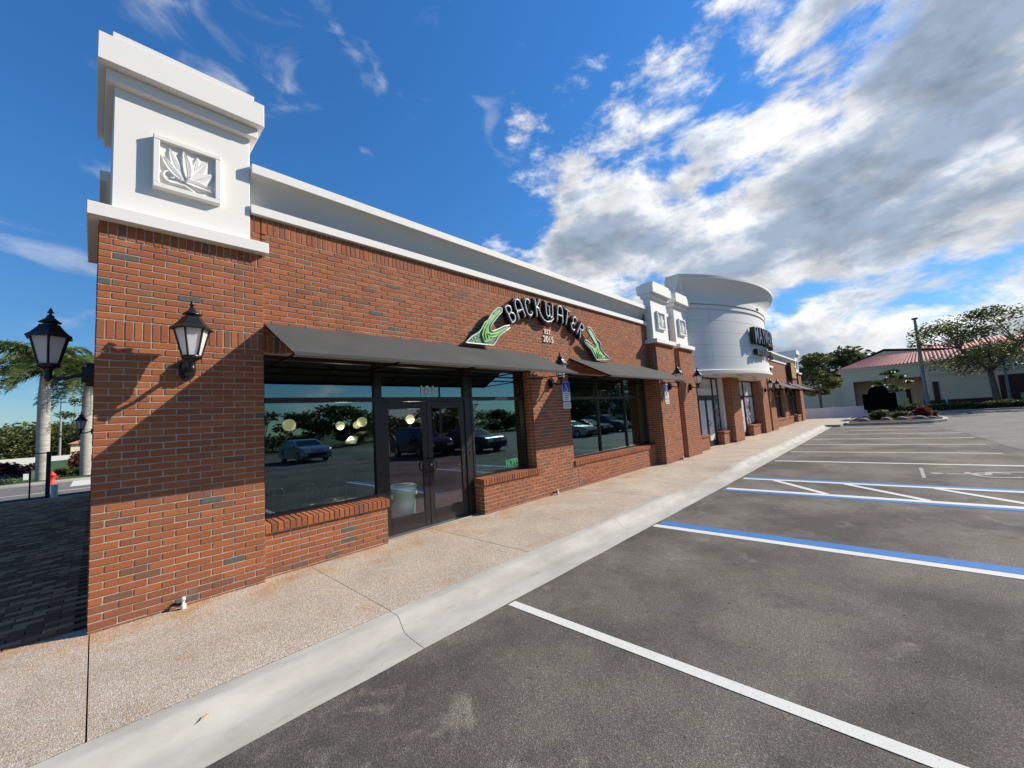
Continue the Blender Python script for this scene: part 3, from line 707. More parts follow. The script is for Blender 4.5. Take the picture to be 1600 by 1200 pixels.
# rowlock sills: single bricks on edge
rlm = MB(); rlm.bbox(-0.0305, 0.0305, 0, 0.34, -0.056, 0.060, 0.006); rlme = rlm.mesh('sill_brick'); rlme.materials.append(BR_I)
def rowlock(a, b_, y=0.068, zt=0.578):
    n = round((b_ - a) / 0.0695); w = (b_ - a) / n
    bb = MB(); bb.box(a + 0.01, b_ - 0.01, y + 0.012, 0.40, 0.522, 0.628); s = bb.build('window_sill', MORTAR, bld)
    for i in range(n): inst('sill_brick', rlme, s, (a + (i + 0.5) * w, y + random.uniform(-.002, .002), zt), (R(3) + random.uniform(-.01, .01), random.uniform(-.01, .01), random.uniform(-.012, .012)))
rowlock(PX1 + 0.01, 3.06); rowlock(4.94, 6.6); rowlock(7.87, 12.36)
bb = MB()
for a, b_ in [(mir(3.06), mir(PX1)), (mir(6.5), mir(4.94)), (mir(12.36), mir(7.87))] + stubs:
    n = round((b_ - a) / 0.07); w = (b_ - a) / n; yy = -0.03 if (a, b_) in stubs else 0.068
    for i in range(n): bb.box(a + i * w + .004, a + (i + 1) * w - .004, yy, 0.36, 0.515, 0.60 if yy < 0 else 0.638)
bb.build('sill_bricks', BR_S, bld, 'stuff')

# --- windows and doors
def frame_box(B, x0, x1, z0, z1, y=0.33, d=0.10): B.bbox(x0, x1, y, y + d, z0, z1, 0.003)
def window(xs, z0, zt, ztop, y=0.33, glass=GLASS, top_glass=True, sill=0.62, parent=bld, posts=0.05):
    """xs = mullion centre lines; one frame, a pane per bay below and above the transom"""
    B = MB(); wdt = posts
    for x in xs: B.bbox(x - wdt / 2, x + wdt / 2, y, y + 0.11, z0, ztop, 0.003)
    for a, b_ in zip(xs[:-1], xs[1:]):
        B.bbox(a + wdt / 2, b_ - wdt / 2, y + .004, y + 0.106, z0, z0 + 0.085, 0.003)
        B.bbox(a + wdt / 2, b_ - wdt / 2, y + .004, y + 0.106, zt, zt + 0.07, 0.003)
        B.bbox(a + wdt / 2, b_ - wdt / 2, y + .004, y + 0.106, ztop - 0.05, ztop, 0.003)
    o = B.build('window', BRONZE, parent)
    for a, b_ in zip(xs[:-1], xs[1:]):
        for za, zb in ((z0 + 0.085, zt), (zt + 0.07, ztop - 0.05)):
            p = MB(); p.box(a + wdt / 2, b_ - wdt / 2, y + 0.045, y + 0.05, za, zb); p.build('pane', glass, o)
    return o
window([1.475, 3.03], 0.615, 2.115, ZS1)
window([4.985, 6.46], 0.615, 2.115, ZS1)
window([7.91, 9.46, 10.96, 12.33], 0.615, 2.115, ZS1, y=0.30)
window([mir(3.03), mir(1.475)], 0.615, 2.115, ZS1); window([mir(6.46), mir(4.985)], 0.615, 2.115, ZS1)
window([mir(12.33), mir(10.96), mir(9.46), mir(7.91)], 0.615, 2.115, ZS1, y=0.30)
def entrance(x0, x1, y=0.34, zt=2.115, ztop=ZS1, glass=GLASS_D, jl=0.08, jr=0.15, head_glass=GLASS):
    B = MB(); j = 0.05
    B.bbox(x0, x0 + jl, y, y + .11, 0, ztop, .003); B.bbox(x1 - jr, x1, y, y + .11, 0, ztop, .003)
    B.bbox(x0 + jl, x1 - jr, y + .004, y + .106, zt, zt + 0.07, .003); B.bbox(x0 + jl, x1 - jr, y + .004, y + .106, ztop - .05, ztop, .003)
    fr = B.build('door_frame', BRONZE, bld)
    p = MB(); p.box(x0 + jl, x1 - jr, y + .045, y + .05, zt + .07, ztop - .05); p.build('pane', head_glass, fr)
    th = MB(); th.bbox(x0, x1, y - .12, y + .1, 0.0, 0.018, .004); th.build('threshold', STEEL, fr)
    xm = (x0 + jl + x1 - jr) / 2
    for a, b_, hs_ in ((x0 + jl + .006, xm - .004, 1), (xm + .004, x1 - jr - .006, -1)):
        L = MB(); yy = y + .02; st = 0.10
        L.bbox(a, a + st, yy, yy + .05, 0.02, zt - .006, .004); L.bbox(b_ - st, b_, yy, yy + .05, 0.02, zt - .006, .004)
        L.bbox(a + st, b_ - st, yy + .002, yy + .048, 0.02, 0.27, .004); L.bbox(a + st, b_ - st, yy + .002, yy + .048, 1.99, zt - .006, .004)
        door = L.build('door', BRONZE, bld)
        g_ = MB(); g_.box(a + st, b_ - st, yy + .022, yy + .028, 0.27, 1.99); g_.build('pane', glass, door)
        hx = b_ - 0.05 if hs_ > 0 else a + 0.05
        H = MB(); H.tube([(hx, yy, 0.90), (hx, yy - .05, 0.90), (hx - .02 * hs_, yy - .065, 0.93), (hx - 0.06 * hs_, yy - .065, 0.96), (hx - 0.06 * hs_, yy - .065, 1.07), (hx - .02 * hs_, yy - .065, 1.10), (hx, yy - .05, 1.13), (hx, yy, 1.13)], 0.011, 8)
        H.build('handle', BLACK, door)
        if hs_ < 0:
            K = MB(); K.lathe([(0.0, 0.012), (0.017, 0.01), (0.019, 0)], 14); k = K.build('lock_cylinder', STEEL, door, loc=(hx, yy, 1.02)); k.rotation_euler = (R(90), 0, 0)
    return fr
e1 = entrance(3.055, 4.96)
t101 = text_obj('101', 0.235, 0.002, 'address_number', SIGNWHITE, e1, (4.02, 0.377, 2.225), (R(90), 0, 0), 1.0, 0.003)
entrance(mir(4.96), mir(3.055), jl=.15, jr=.08)
for a, z_ in ((3.09, 0.99), (4.89, 1.14)):
    pp = MB(); pp.bbox(a - .012, a + .012, 0.328, 0.342, z_ - .03, z_ + .03, .003); pp.build('card_reader', BLACK, e1)
# bay storefronts under the drum (papered inside)
PAPER = mat('window_paper', rough=0.8, fn=simple_var((0.58, 0.57, 0.54), 0.08, 3, 0.05))
GLASS_C = mat('white_filmed_glass', rough=0.25, spec=0.6, fn=simple_var((0.66, 0.66, 0.64), 0.10, 0.9, 0.02))
def posterfn(nt, b):
    n1 = maprange(nt, nz(nt, 5.5, 6, 0.62, dist=1.8), 0.50, 0.56)
    nt.links.new(mixc(nt, n1, (0.05, 0.045, 0.05), (0.50, 0.48, 0.50)), b.inputs['Base Color'])
POSTER = mat('poster_print', rough=0.5, fn=posterfn)
def bay(xd0, xd1, xl, xr, poster):
    window([xl + .03, xd0], 0.60, 2.13, 2.98, y=YB, glass=GLASS_C)
    window([xd1, xr - .03], 0.60, 2.13, 2.98, y=YB, glass=GLASS_C)
    e = entrance(xd0, xd1, y=YB, zt=2.13, ztop=2.98, glass=GLASS_C, jl=.06, jr=.06, head_glass=GLASS_C)
    pb = MB(); pb.box(xl, xr, YB + .13, YB + .135, 0.3, 2.98); pb.build('window_paper', PAPER, bld)
    pb = MB(); pb.box(poster[0], poster[1], YB + .036, YB + .041, 0.70, 2.12); pb.build('window_poster', POSTER, bld)
    return e
e2 = bay(17.06, 19.04, 15.6, 19.75, (19.07, 19.7)); e3 = bay(22.1, 24.12, 21.5, 26.0, (24.2, 25.3))
text_obj('COMING SOON', 0.27, 0.001, 'window_lettering', mat('grey_vinyl_letter', (0.30, 0.30, 0.29), 0.6), e2, (17.9, YB + .035, 2.50), (R(90), 0, 0), 1.5)
text_obj('COMING SOON', 0.27, 0.001, 'window_lettering', MATS['grey_vinyl_letter'], e3, (23.4, YB + .035, 2.50), (R(90), 0, 0), 1.5)
b = MB(); b.box(19.77, 20.12, 0.14, 0.6, 0.0, 3.0); b.build('white_jamb', WHITE, bld)

# --- parapet with lip, recessed cove and lower band
def extr_x(B, prof, x0, x1, smooth=False):
    n = len(prof); B.add([(x, y, z) for x in (x0, x1) for y, z in prof], [(i, i + 1, n + i + 1, n + i) for i in range(n - 1)], smooth)
    B.add([(x0, y, z) for y, z in prof], [tuple(range(n))]); B.add([(x1, y, z) for y, z in prof], [tuple(range(n - 1, -1, -1))])
cove = [(0.9, ZT + .002), (0.05, ZT + .002), (0.045, ZT + .006), (0.045, 4.60), (0.05, 4.605), (0.28, 4.47), (0.282, 4.60)]  # hidden ledge dips inward, a shape made up to weaken bounce onto the cove
cove += [(0.28 - 0.23 * t ** 1.3, 4.608 + 0.385 * (1 - (1 - t) ** 1.25)) for t in [i / 8 for i in range(1, 9)]]
cove += [(0.0, 4.993), (-0.006, 5.0), (-0.006, 5.114), (0.0, 5.12), (0.9, 5.13)]
for a, b_ in ((1.30, 15.6), (mir(15.6), mir(1.30))):
    B = MB(); extr_x(B, cove, a, b_); B.build('parapet', WHITE, bld)
    B = MB(); B.add([(a, .056, 4.607), (b_, .056, 4.607), (b_, .279, 4.482), (a, .279, 4.482)], [(0, 1, 2, 3)]); B.build('bounce_blocker', BRONZE, bld)  # unseen dark strip, added on the ledge to keep bounce light off the cove
# same profile returning along the left side
B = MB(); n = len(cove); dx = 0.0
vs = [(0.08 - 0.10 + y, yy, z) for yy in (1.30, 14.8) for y, z in cove]
B.add(vs, [(i, i + 1, n + i + 1, n + i) for i in range(n - 1)]); B.add(vs[:n], [tuple(range(n))]); B.build('parapet', WHITE, bld)
b = MB(); b.box(0.4, mir(0.4), 0.8, 14.8, 4.3, 4.55); b.build('roof', mat('roof_membrane', rough=0.9, fn=simple_var((0.4, 0.4, 0.38), 0.1)), bld)

# --- white tower heads
def tower_head(x0, x1, y0, dep, zs, full=True, name='tower_head'):
    """x0,x1 brick faces; y0 brick front; zs = underside of the sill slab"""
    s = zs
    B = MB(); B.bbox(x0 + 0.087, x1 - 0.123, y0 + 0.08, y0 + dep - .1, s + 0.135, s + 1.54, 0.006); o = B.build(name, WHITE, bld)
    for nm, bx in (('sill_slab', (x0 - 0.083, x1 + 0.035, y0 - 0.10, y0 + dep, s, s + 0.135)), ('lower_cornice', (x0 + 0.02, x1 - 0.052, y0, y0 + dep - .04, s + 1.535, s + 1.66)),
                   ('upper_cornice', (x0 - 0.042, x1 - 0.002, y0 - 0.10, y0 + dep + .04, s + 1.662, s + 1.96)), ('cap', (x0 + 0.06, x1 - 0.11, y0 - 0.085, y0 + dep - .06, s + 1.962, s + 2.03))):
        B = MB(); B.bbox(*bx, 0.006); B.build(nm, WHITE, o)
    return o
tw = tower_head(PX0, PX1, 0.0, 1.42, 3.944)
tw2 = tower_head(12.36, 13.8, YP, 0.42, 3.86); tw3 = tower_head(14.25, 15.6, YP, 0.42, 3.86)
tw4 = tower_head(mir(13.8), mir(12.36), YP, 0.42, 3.86); tw5 = tower_head(mir(15.6), mir(14.25), YP, 0.42, 3.86); tw6 = tower_head(mir(PX1), mir(PX0), 0, 1.42, 3.944)
def leaf(B, base, tip, w, y, hgt, bend=0.0, n=8):
    bx, bz = base; tx, tz = tip; d = Vector((tx - bx, tz - bz)); L = d.length; d.normalize(); nn = Vector((-d.y, d.x))
    vs = []; 
    for i in range(n + 1):
        t = i / n; c = Vector((bx, bz)) + d * L * t + nn * bend * math.sin(math.pi * t); hw = w * (math.sin(math.pi * min(1, t * 1.02) ** 0.8) ** 0.9 if 0 < t < 1 else 0.0)
        for sgn, dy in ((-1, 0.0), (-0.55, -hgt), (-0.06, -hgt * 0.8), (0, -hgt * 0.35), (0.06, -hgt * 0.8), (0.55, -hgt), (1, 0.0)):
            p = c + nn * hw * sgn; vs.append((p.x, y + dy * (1 if 0 < t < 1 else 0), p.y))
    m_ = 7; B.add(vs, [(i * m_ + k, i * m_ + k + 1, (i + 1) * m_ + k + 1, (i + 1) * m_ + k) for i in range(n) for k in range(m_ - 1)])
    # raised outline keeps each leaf readable
    for sgn in (-1, 1): B.tube([vs[i * m_ + (0 if sgn < 0 else 6)] for i in range(n + 1)], 0.004, 5, False)
    B.tube([(vs[i * m_ + 3][0], vs[i * m_ + 3][1] - hgt * .55, vs[i * m_ + 3][2]) for i in range(n + 1)], 0.003, 4, False)
def relief(cx, cz, y, parent, s=1.0):
    h = 0.303 * s; f = 0.055 * s; B = MB()
    B.bbox(cx - h, cx + h, y - 0.075, y + .01, cz + h - f, cz + h, .006); B.bbox(cx - h, cx + h, y - 0.075, y + .01, cz - h, cz - h + f, .006)
    B.bbox(cx - h, cx - h + f, y - 0.073, y + .01, cz - h + f, cz + h - f, .005); B.bbox(cx + h - f, cx + h, y - 0.073, y + .01, cz - h + f, cz + h - f, .005)
    B.box(cx - h + f, cx + h - f, y - 0.028, y + .005, cz - h + f, cz + h - f)
    o = B.build('relief_frame', WHITE, bld)
    P = lambda u_, v_: (cx + (u_ - .5) * 2 * (h - f), cz + (v_ - .5) * 2 * (h - f))
    for (ba, ti, w, bd, hg) in (((.42, .22), (.16, .93), .064, .012, .018), ((.42, .22), (.02, .72), .060, .02, .026), ((.50, .26), (.40, .98), .070, -.012, .030),
                                ((.52, .28), (.86, .88), .068, -.01, .016), ((.55, .3), (.68, .97), .045, -.005, .012), ((.48, .24), (.98, .62), .078, -.012, .026), ((.40, .22), (.95, .14), .066, .02, .034)):
        L = MB(); leaf(L, P(*ba), P(*ti), w * s, y - 0.03, hg * s, bd * s); L.build('leaf', WHITE, o)
    S = MB(); pts = []
    for i in range(16):
        a = R(-60 - i * 26); r = (0.085 - i * 0.0046) * s; q = P(.17, .26); pts.append((q[0] + r * math.cos(a) + .01, y - 0.042, q[1] + r * math.sin(a)))
    S.tube([(P(.62, .02)[0], y - .036, P(.62, .02)[1]), (P(.45, .12)[0], y - .04, P(.45, .12)[1])] + pts, [.016 * s, .016 * s] + [(.017 - i * .0006) * s for i in range(16)], 8); S.build('stem_scroll', WHITE, o)
    return o
relief(0.677, 4.765, 0.08, tw)
for a, b_, p in ((12.36, 13.8, tw2), (14.25, 15.6, tw3), (mir(13.8), mir(12.36), tw4), (mir(15.6), mir(14.25), tw5)): relief((a + b_) / 2 - .01, 4.68, YP + .08, p)
relief(mir(0.69), 4.765, 0.08, tw6)

# --- the round bay (drum)
DX, DY, DR = 20.8, 7.5, 9.0
A0 = math.atan2(0.1 - DY, 15.62 - DX); A1 = math.atan2(0.1 - DY, 25.98 - DX)       # both negative
def arc(a0, a1, n): return [a0 + (a1 - a0) * i / n for i in range(n + 1)]
def revolve(B, prof, a0, a1, n, smooth=False, caps=True):
    m_ = len(prof); vs = [(DX + r * math.cos(a), DY + r * math.sin(a), z) for a in arc(a0, a1, n) for r, z in prof]
    B.add(vs, [(i * m_ + k, (i + 1) * m_ + k, (i + 1) * m_ + k + 1, i * m_ + k + 1) for i in range(n) for k in range(m_ - 1)], smooth)
    if caps: B.add(vs[:m_], [tuple(range(m_))]); B.add(vs[-m_:], [tuple(range(m_ - 1, -1, -1))])
rows = [(3.165, 3.65), (3.66, 4.15), (4.16, 4.645), (4.655, 5.125), (5.135, 5.58)]
cols = [(A0, R(-116.5)), (R(-116.5), R(-63.5)), (R(-63.5), A1)]
B = MB(); revolve(B, [(8.3, 3.16), (8.985, 3.16), (8.985, 6.4), (8.3, 6.4)], A0, A1, 64)
drum = B.build('round_bay', MORTAR, bld); drum['label'] = 'curved grey stucco bay bulging over the storefront'
for z0, z1 in rows:
    for a0, a1 in cols:
        B = MB(); revolve(B, [(8.9, z0), (9.0, z0), (9.003, z0 + .004), (9.003, z1 - .004), (9.0, z1), (8.9, z1)], a0 + .0005, a1 - .0005, max(4, int((a1 - a0) * 90))); B.build('panel', GREY_ST, drum)
B = MB(); revolve(B, [(8.6, 3.0), (9.085, 3.0), (9.09, 3.005), (9.09, 3.125), (9.08, 3.135), (9.0, 3.158), (8.6, 3.158)], A0 - .012, A1 + .012, 110); B.build('bottom_ring', GREY_ST, drum)
B = MB(); revolve(B, [(8.9, 5.592), (9.035, 5.592), (9.04, 5.60), (9.04, 5.75), (8.97, 5.765), (8.97, 5.775), (9.07, 5.785), (9.07, 6.02)] +
                  [(9.07 + 0.37 * (t ** 1.7), 6.02 + 0.66 * t) for t in [i / 10 for i in range(1, 11)]] + [(9.46, 6.69), (9.465, 6.70), (9.465, 6.81), (9.45, 6.82), (8.6, 6.83)], A0 - .02, A1 + .02, 120)
B.build('flared_cornice', GREY_ST, drum)
B = MB(); vs = [(DX + 9.05 * math.cos(a), DY + 9.05 * math.sin(a), 3.004) for a in arc(A0, A1, 48)]
B.add(vs + [(25.98, 0.6, 3.004), (15.62, 0.6, 3.004)], [tuple(range(51))]); B.build('soffit', SOFFIT, drum)
for x, y in ((17.6, -.35), (19.6, -.75), (22.0, -.75), (24.0, -.35)):
    v_ = MB(); v_.bbox(x - .28, x + .28, y - .05, y + .05, 2.992, 3.002, .002); v_.build('soffit_vent', BRONZE, drum)
# end walls and back of the bay
for xs_, sg in ((15.62, -1), (25.98, 1)):
    B = MB(); B.box(min(xs_, xs_ - sg * .25), max(xs_, xs_ - sg * .25), 0.1, 0.4, 3.0, 6.55)
    prof = [(xs_ + sg * dx, z) for dx, z in [(0, 6.0)] + [(0.37 * (t ** 1.7), 6.02 + 0.66 * t) for t in [i / 6 for i in range(1, 7)]] + [(0.40, 6.70), (0.40, 6.82), (-0.2, 6.82), (-0.2, 6.0)]]
    k = len(prof); B.add([(x, y, z) for y in (-0.12, 0.4) for x, z in prof], [(i, (i + 1) % k, k + (i + 1) % k, k + i) for i in range(k)] + [tuple(range(k)), tuple(range(2 * k - 1, k - 1, -1))])
    B.build('end_wall', GREY_ST, drum)
B = MB(); B.box(15.63, 25.97, 0.4, 0.6, 4.0, 6.81); B.build('back_wall', GREY_ST, drum)
B = MB(); B.box(17.6, 24.0, -0.5, 0.4, 5.9, 6.0); B.build('bay_roof', SOFFIT, drum)
text_obj('116', 0.16, 0.01, 'address_number', BRONZE, drum, (DX + 9.085 * math.cos(R(-93.5)), DY + 9.085 * math.sin(R(-93.5)), 5.82), (R(90), 0, R(-3.5)))

# --- rooms behind the glass
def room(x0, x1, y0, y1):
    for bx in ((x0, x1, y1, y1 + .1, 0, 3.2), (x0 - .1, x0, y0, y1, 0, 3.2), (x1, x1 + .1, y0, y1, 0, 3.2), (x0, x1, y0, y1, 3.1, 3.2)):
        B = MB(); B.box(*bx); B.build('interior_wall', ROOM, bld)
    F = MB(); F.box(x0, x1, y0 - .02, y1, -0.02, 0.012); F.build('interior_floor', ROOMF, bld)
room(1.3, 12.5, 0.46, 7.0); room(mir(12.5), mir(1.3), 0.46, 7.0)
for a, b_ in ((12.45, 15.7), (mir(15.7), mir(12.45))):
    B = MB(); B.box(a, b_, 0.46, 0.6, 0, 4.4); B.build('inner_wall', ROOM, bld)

# ------------------------------------------------------------------ things inside
GLOBE = emit('pendant_globe', (1.0, 0.80, 0.45), 0.42)
gl = [(2.45, 2.5, 1.86, .11), (3.42, 2.6, 1.80, .085), (3.78, 2.4, 1.85, .10), (3.95, 3.0, 1.80, .08), (4.97, 2.5, 1.86, .10)]
names = ['pale glowing pendant globe seen through the leftmost shop window, farthest left of all', 'small glowing pendant globe second from left in the leftmost window',
         'brighter upper pendant globe of the close pair in the leftmost window', 'smaller rear pendant globe of the close pair in the leftmost window', 'glowing pendant globe seen through the left door leaf']
for (x, y, z, r), nm in zip(gl, names):
    t = empty('pendant_lamp', (x, y, 3.1), nm, 'lamp', 'globe pendants in the restaurant')
    B = MB(); B.lathe([(0.0, -r)] + [(r * math.cos(R(a)), r * math.sin(R(a))) for a in range(-75, 76, 15)] + [(0.0, r)], 18, (0, 0, z - 3.1)); B.build('globe', GLOBE, t)
    B = MB(); B.tube([(0, 0, 0), (0, 0, z - 3.1 + r)], .006, 6); B.build('cord', BLACK, t)
    if abs(x - 4.97) < .01 or abs(x - 3.42) < .01:
        ld = D.lights.new('pendant_light', 'POINT'); ld.energy = 15; ld.color = (1, .86, .62); ld.shadow_soft_size = .1; lo = D.objects.new('pendant_light', ld); COL.objects.link(lo); lo.parent = t; lo.location = (0, -.12, z - 3.1 - .18)
BIN = mat('pale_green_plastic', rough=0.5, fn=simple_var((0.76, 0.90, 0.81), 0.05, 6, 0.03))
t = empty('rubbish_bin', (3.66, 0.72, 0.012), 'large pale green round lidded bin just inside the left door leaf', 'bin')
B = MB(); B.lathe([(0.175, 0), (0.18, .01), (0.225, .60), (0.24, .605), (0.24, .63), (0.225, .64)], 28); B.build('body', BIN, t)
B = MB(); B.lathe([(0.25, .645), (0.252, .675), (0.21, .70), (0.20, .695), (0.12, .70), (0.11, .715), (0, .715)], 28); B.build('lid', BIN, t)
for sx_ in (-1, 1):
    B = MB(); B.bbox(sx_ * .225 - .03, sx_ * .225 + .03, -.06, .06, .50, .58, .01); B.build('handle', BIN, t)
NEON = emit('green_neon', (0.03, 0.62, 0.18), 0.8)
t = empty('neon_sign', (6.05, 0.52, 0.70), 'green neon sign reading NOPE! in the bottom corner of the side window', 'sign')
text_obj('NOPE!', 0.22, 0.006, 'lettering', NEON, t, (0.13, 0, 0.02), (R(90), 0, 0), 0.58, -0.004)
B = MB(); B.bbox(-.1, .36, .03, .05, -.03, .20, .004); B.build('backing', BLACK, t)
t = empty('cabinet', (3.75, 2.0, 0.012), 'tall black cabinet with an arched top seen behind the left door leaf', 'cabinet')
B = MB(); pr = [(-.42, 0), (.42, 0), (.42, 1.35)] + [(.42 * math.cos(R(a)), 1.35 + .30 * math.sin(R(a))) for a in range(15, 166, 15)] + [(-.42, 1.35)]
B.prism([(x, -.25, z) for x, z in pr], (0, 1, 0), .5); B.build('body', BLACK, t)
B = MB(); B.tube([(x, -.255, z) for x, z in pr[2:]], .012, 6); B.build('edge_trim', BRONZE, t)
def stool(x, y, lab, first=None):
    t = empty('bar_stool', (x, y, 0.012), lab, 'stool', 'wire back stools behind the leftmost window')
    B = MB(); B.lathe([(0, .60), (.17, .60), (.18, .615), (.17, .63), (0, .63)], 18); B.build('seat', BLACK, t)
    for k in range(4):
        a = R(45 + 90 * k); B = MB(); B.tube([(.13 * math.cos(a), .13 * math.sin(a), .60), (.2 * math.cos(a), .2 * math.sin(a), 0)], .011, 6); B.build('leg', BLACK, t)
    B = MB(); B.tube([(-.16, -.05, .62), (-.17, -.13, .80), (-.10, -.17, .93), (0, -.18, .96), (.10, -.17, .93), (.17, -.13, .80), (.16, -.05, .62)], .009, 6); B.tube([(0, -.15, .62), (0, -.18, .96)], .006, 5); B.build('backrest', STEEL, t)
    return t
s0 = stool(1.72, 0.95, 'wire back bar stool at the left edge of the leftmost window')
copy_thing(s0, (2.15, 0.95, .012), 'wire back bar stool second from left in the leftmost window'); copy_thing(s0, (2.58, 0.95, .012), 'wire back bar stool third from left in the leftmost window')

# ------------------------------------------------------------------ awnings
def awning(x0, x1, label):
    t = empty('awning', (x0, YW, 2.55), label, 'awning', 'charcoal awnings over the windows'); w = x1 - x0
    zt, yo = 0.56, -1.1
    B = MB(); n = 12; m_ = 5; vs = []
    for i in range(n + 1):
        for j in range(m_ + 1):
            s_ = j / m_; sag = -0.004 * math.sin(math.pi * s_); vs.append((w * i / n, -0.004 + yo * s_, zt * (1 - s_) + sag ))
    B.add(vs, [(i * (m_ + 1) + j, (i + 1) * (m_ + 1) + j, (i + 1) * (m_ + 1) + j + 1, i * (m_ + 1) + j + 1) for i in range(n) for j in range(m_)], True)
    B.bbox(0, w, yo - .012, yo, -0.028, 0.018, .004); B.build('canopy', AWN, t)
    F = MB(); dd = .034; F.tube([(0.03, yo + .04, -.004), (w - .03, yo + .04, -.004)], .014, 8); F.tube([(0.03, -.025, zt - dd - .012), (w - .03, -.025, zt - dd - .012)], .014, 8); F.tube([(0.03, -.02, 0), (w - .03, -.02, 0)], .013, 8)
    k = max(2, round(w / 1.3))
    for i in range(k + 1):
        x = 0.03 + (w - .06) * i / k; F.tube([(x, -.03, zt - dd - .015), (x, yo + .04, 0.01 - .012)], .012, 6); F.tube([(x, -.02, 0), (x, yo + .04, -.004)], .011, 6)
    F.build('frame', MATBLK, t)
    return t
awning(1.432, 6.66, 'charcoal canvas awning over the entrance, nearest the corner lantern')
awning(7.97, 12.52, 'charcoal canvas awning over the three pane window')
awning(mir(12.52), mir(7.97), 'charcoal awning just past the round bay, the nearer of the two far ones')
awning(mir(6.66), mir(1.45), 'charcoal awning at the far end of the building by the white fence')

# ------------------------------------------------------------------ wall lanterns
def lantern():
    t = empty('wall_lantern', (0, 0, 0), 'black', 'lantern', 'black lanterns on the brick walls')
    Y = -0.30      # axis distance from the wall; heights relative to the mount centre
    hexr = 0.0
    B = MB(); B.lathe([(0.088, .37), (0.165, .345), (0.17, .352), (0.17, .36), (0.135, .39), (0.085, .455), (0.078, .475), (0.05, .478)], 6, (0, Y, 0), False, hexr); B.build('roof', BLACK, t)
    B = MB(); B.lathe([(0.05, .478), (0.045, .50), (0.075, .50), (0.078, .506), (0.055, .525), (0.03, .55), (0.022, .575), (0.012, .58)], 12, (0, Y, 0)); B.lathe([(0.010, .578), (0.010, .595), (0.022, .60), (0.024, .608), (0.012, .617), (0.016, .625), (0.006, .645), (0, .655)], 10, (0, Y, 0)); B.build('finial', BLACK, t)
    rt, rb, zt, zb = 0.135, 0.072, 0.352, 0.085
    for k in range(6):
        a = hexr + k * R(60); a2 = a + R(60)
        p = [(rt * math.cos(a), Y + rt * math.sin(a), zt), (rb * math.cos(a), Y + rb * math.sin(a), zb)]
        B = MB(); B.tube(p, .0085, 4, True, False); B.build('cage_bar', BLACK, t)
        q = 0.955; g_ = MB(); A = Vector((rt * q * math.cos(a), Y + rt * q * math.sin(a), zt)); Bq = Vector((rt * q * math.cos(a2), Y + rt * q * math.sin(a2), zt))
        Cq = Vector((rb * q * math.cos(a2), Y + rb * q * math.sin(a2), zb)); Dq = Vector((rb * q * math.cos(a), Y + rb * q * math.sin(a), zb))
        nrm = (Bq - A).cross(Dq - A).normalized(); g_.prism([A, Bq, Cq, Dq], nrm, 0.004); g_.build('glass_pane', FROST, t)
    B = MB(); B.lathe([(0.078, .092), (0.082, .08), (0.078, .062), (0.05, .055), (0.03, .03), (0.026, -.02), (0.034, -.035), (0.02, -.06), (0.012, -.075), (0, -.085)], 12, (0, Y, 0)); B.build('base_cup', BLACK, t)
    B = MB(); B.tube([(0, Y, -.01), (0, Y + .04, -.045), (0, Y + .10, -.05), (0, Y + .17, -.02), (0, -.05, .0)], [.013, .015, .016, .018, .022], 8); B.build('arm', BLACK, t)
    B = MB(); pr = [(.065 * math.cos(R(a)), .10 * math.sin(R(a)) + (0.02 if math.sin(R(a)) > 0 else -.02)) for a in range(0, 360, 20)]
    B.prism([(x, 0.0, z) for x, z in pr], (0, -1, 0), .055); B.prism([(x * .7, -.055, z * .7) for x, z in pr], (0, -1, 0), .03); B.build('backplate', BLACK, t)
    return t
LZ = 2.47
l0 = lantern(); l0.scale = (1.08, 1.08, 1.05); l0.location = (0.675, -0.002, LZ); l0['label'] = 'black hexagonal wall lantern on the front of the corner pilaster'
copy_thing(l0, (PX0, 0.68, LZ), 'big black lantern sticking out left from the side of the corner pilaster', R(-90))
copy_thing(l0, (-0.012, 14.3, 2.22), 'small far black lantern on the side wall, in front of the second palm', R(-90))
copy_thing(l0, (7.16, YW, LZ), 'black lantern behind the first awning, above the brick pier with the blue sign')
copy_thing(l0, (13.08, YP, LZ), 'black lantern on the nearer twin pillar left of the round bay')
copy_thing(l0, (14.92, YP, LZ), 'black lantern on the farther twin pillar, just beside the round bay')
copy_thing(l0, (mir(14.92), YP, LZ), 'black lantern on the first pillar right of the round bay')
copy_thing(l0, (mir(13.08), YP, LZ), 'black lantern on the second pillar right of the round bay')
copy_thing(l0, (mir(7.16), YW, LZ), 'distant black lantern between the two far awnings')

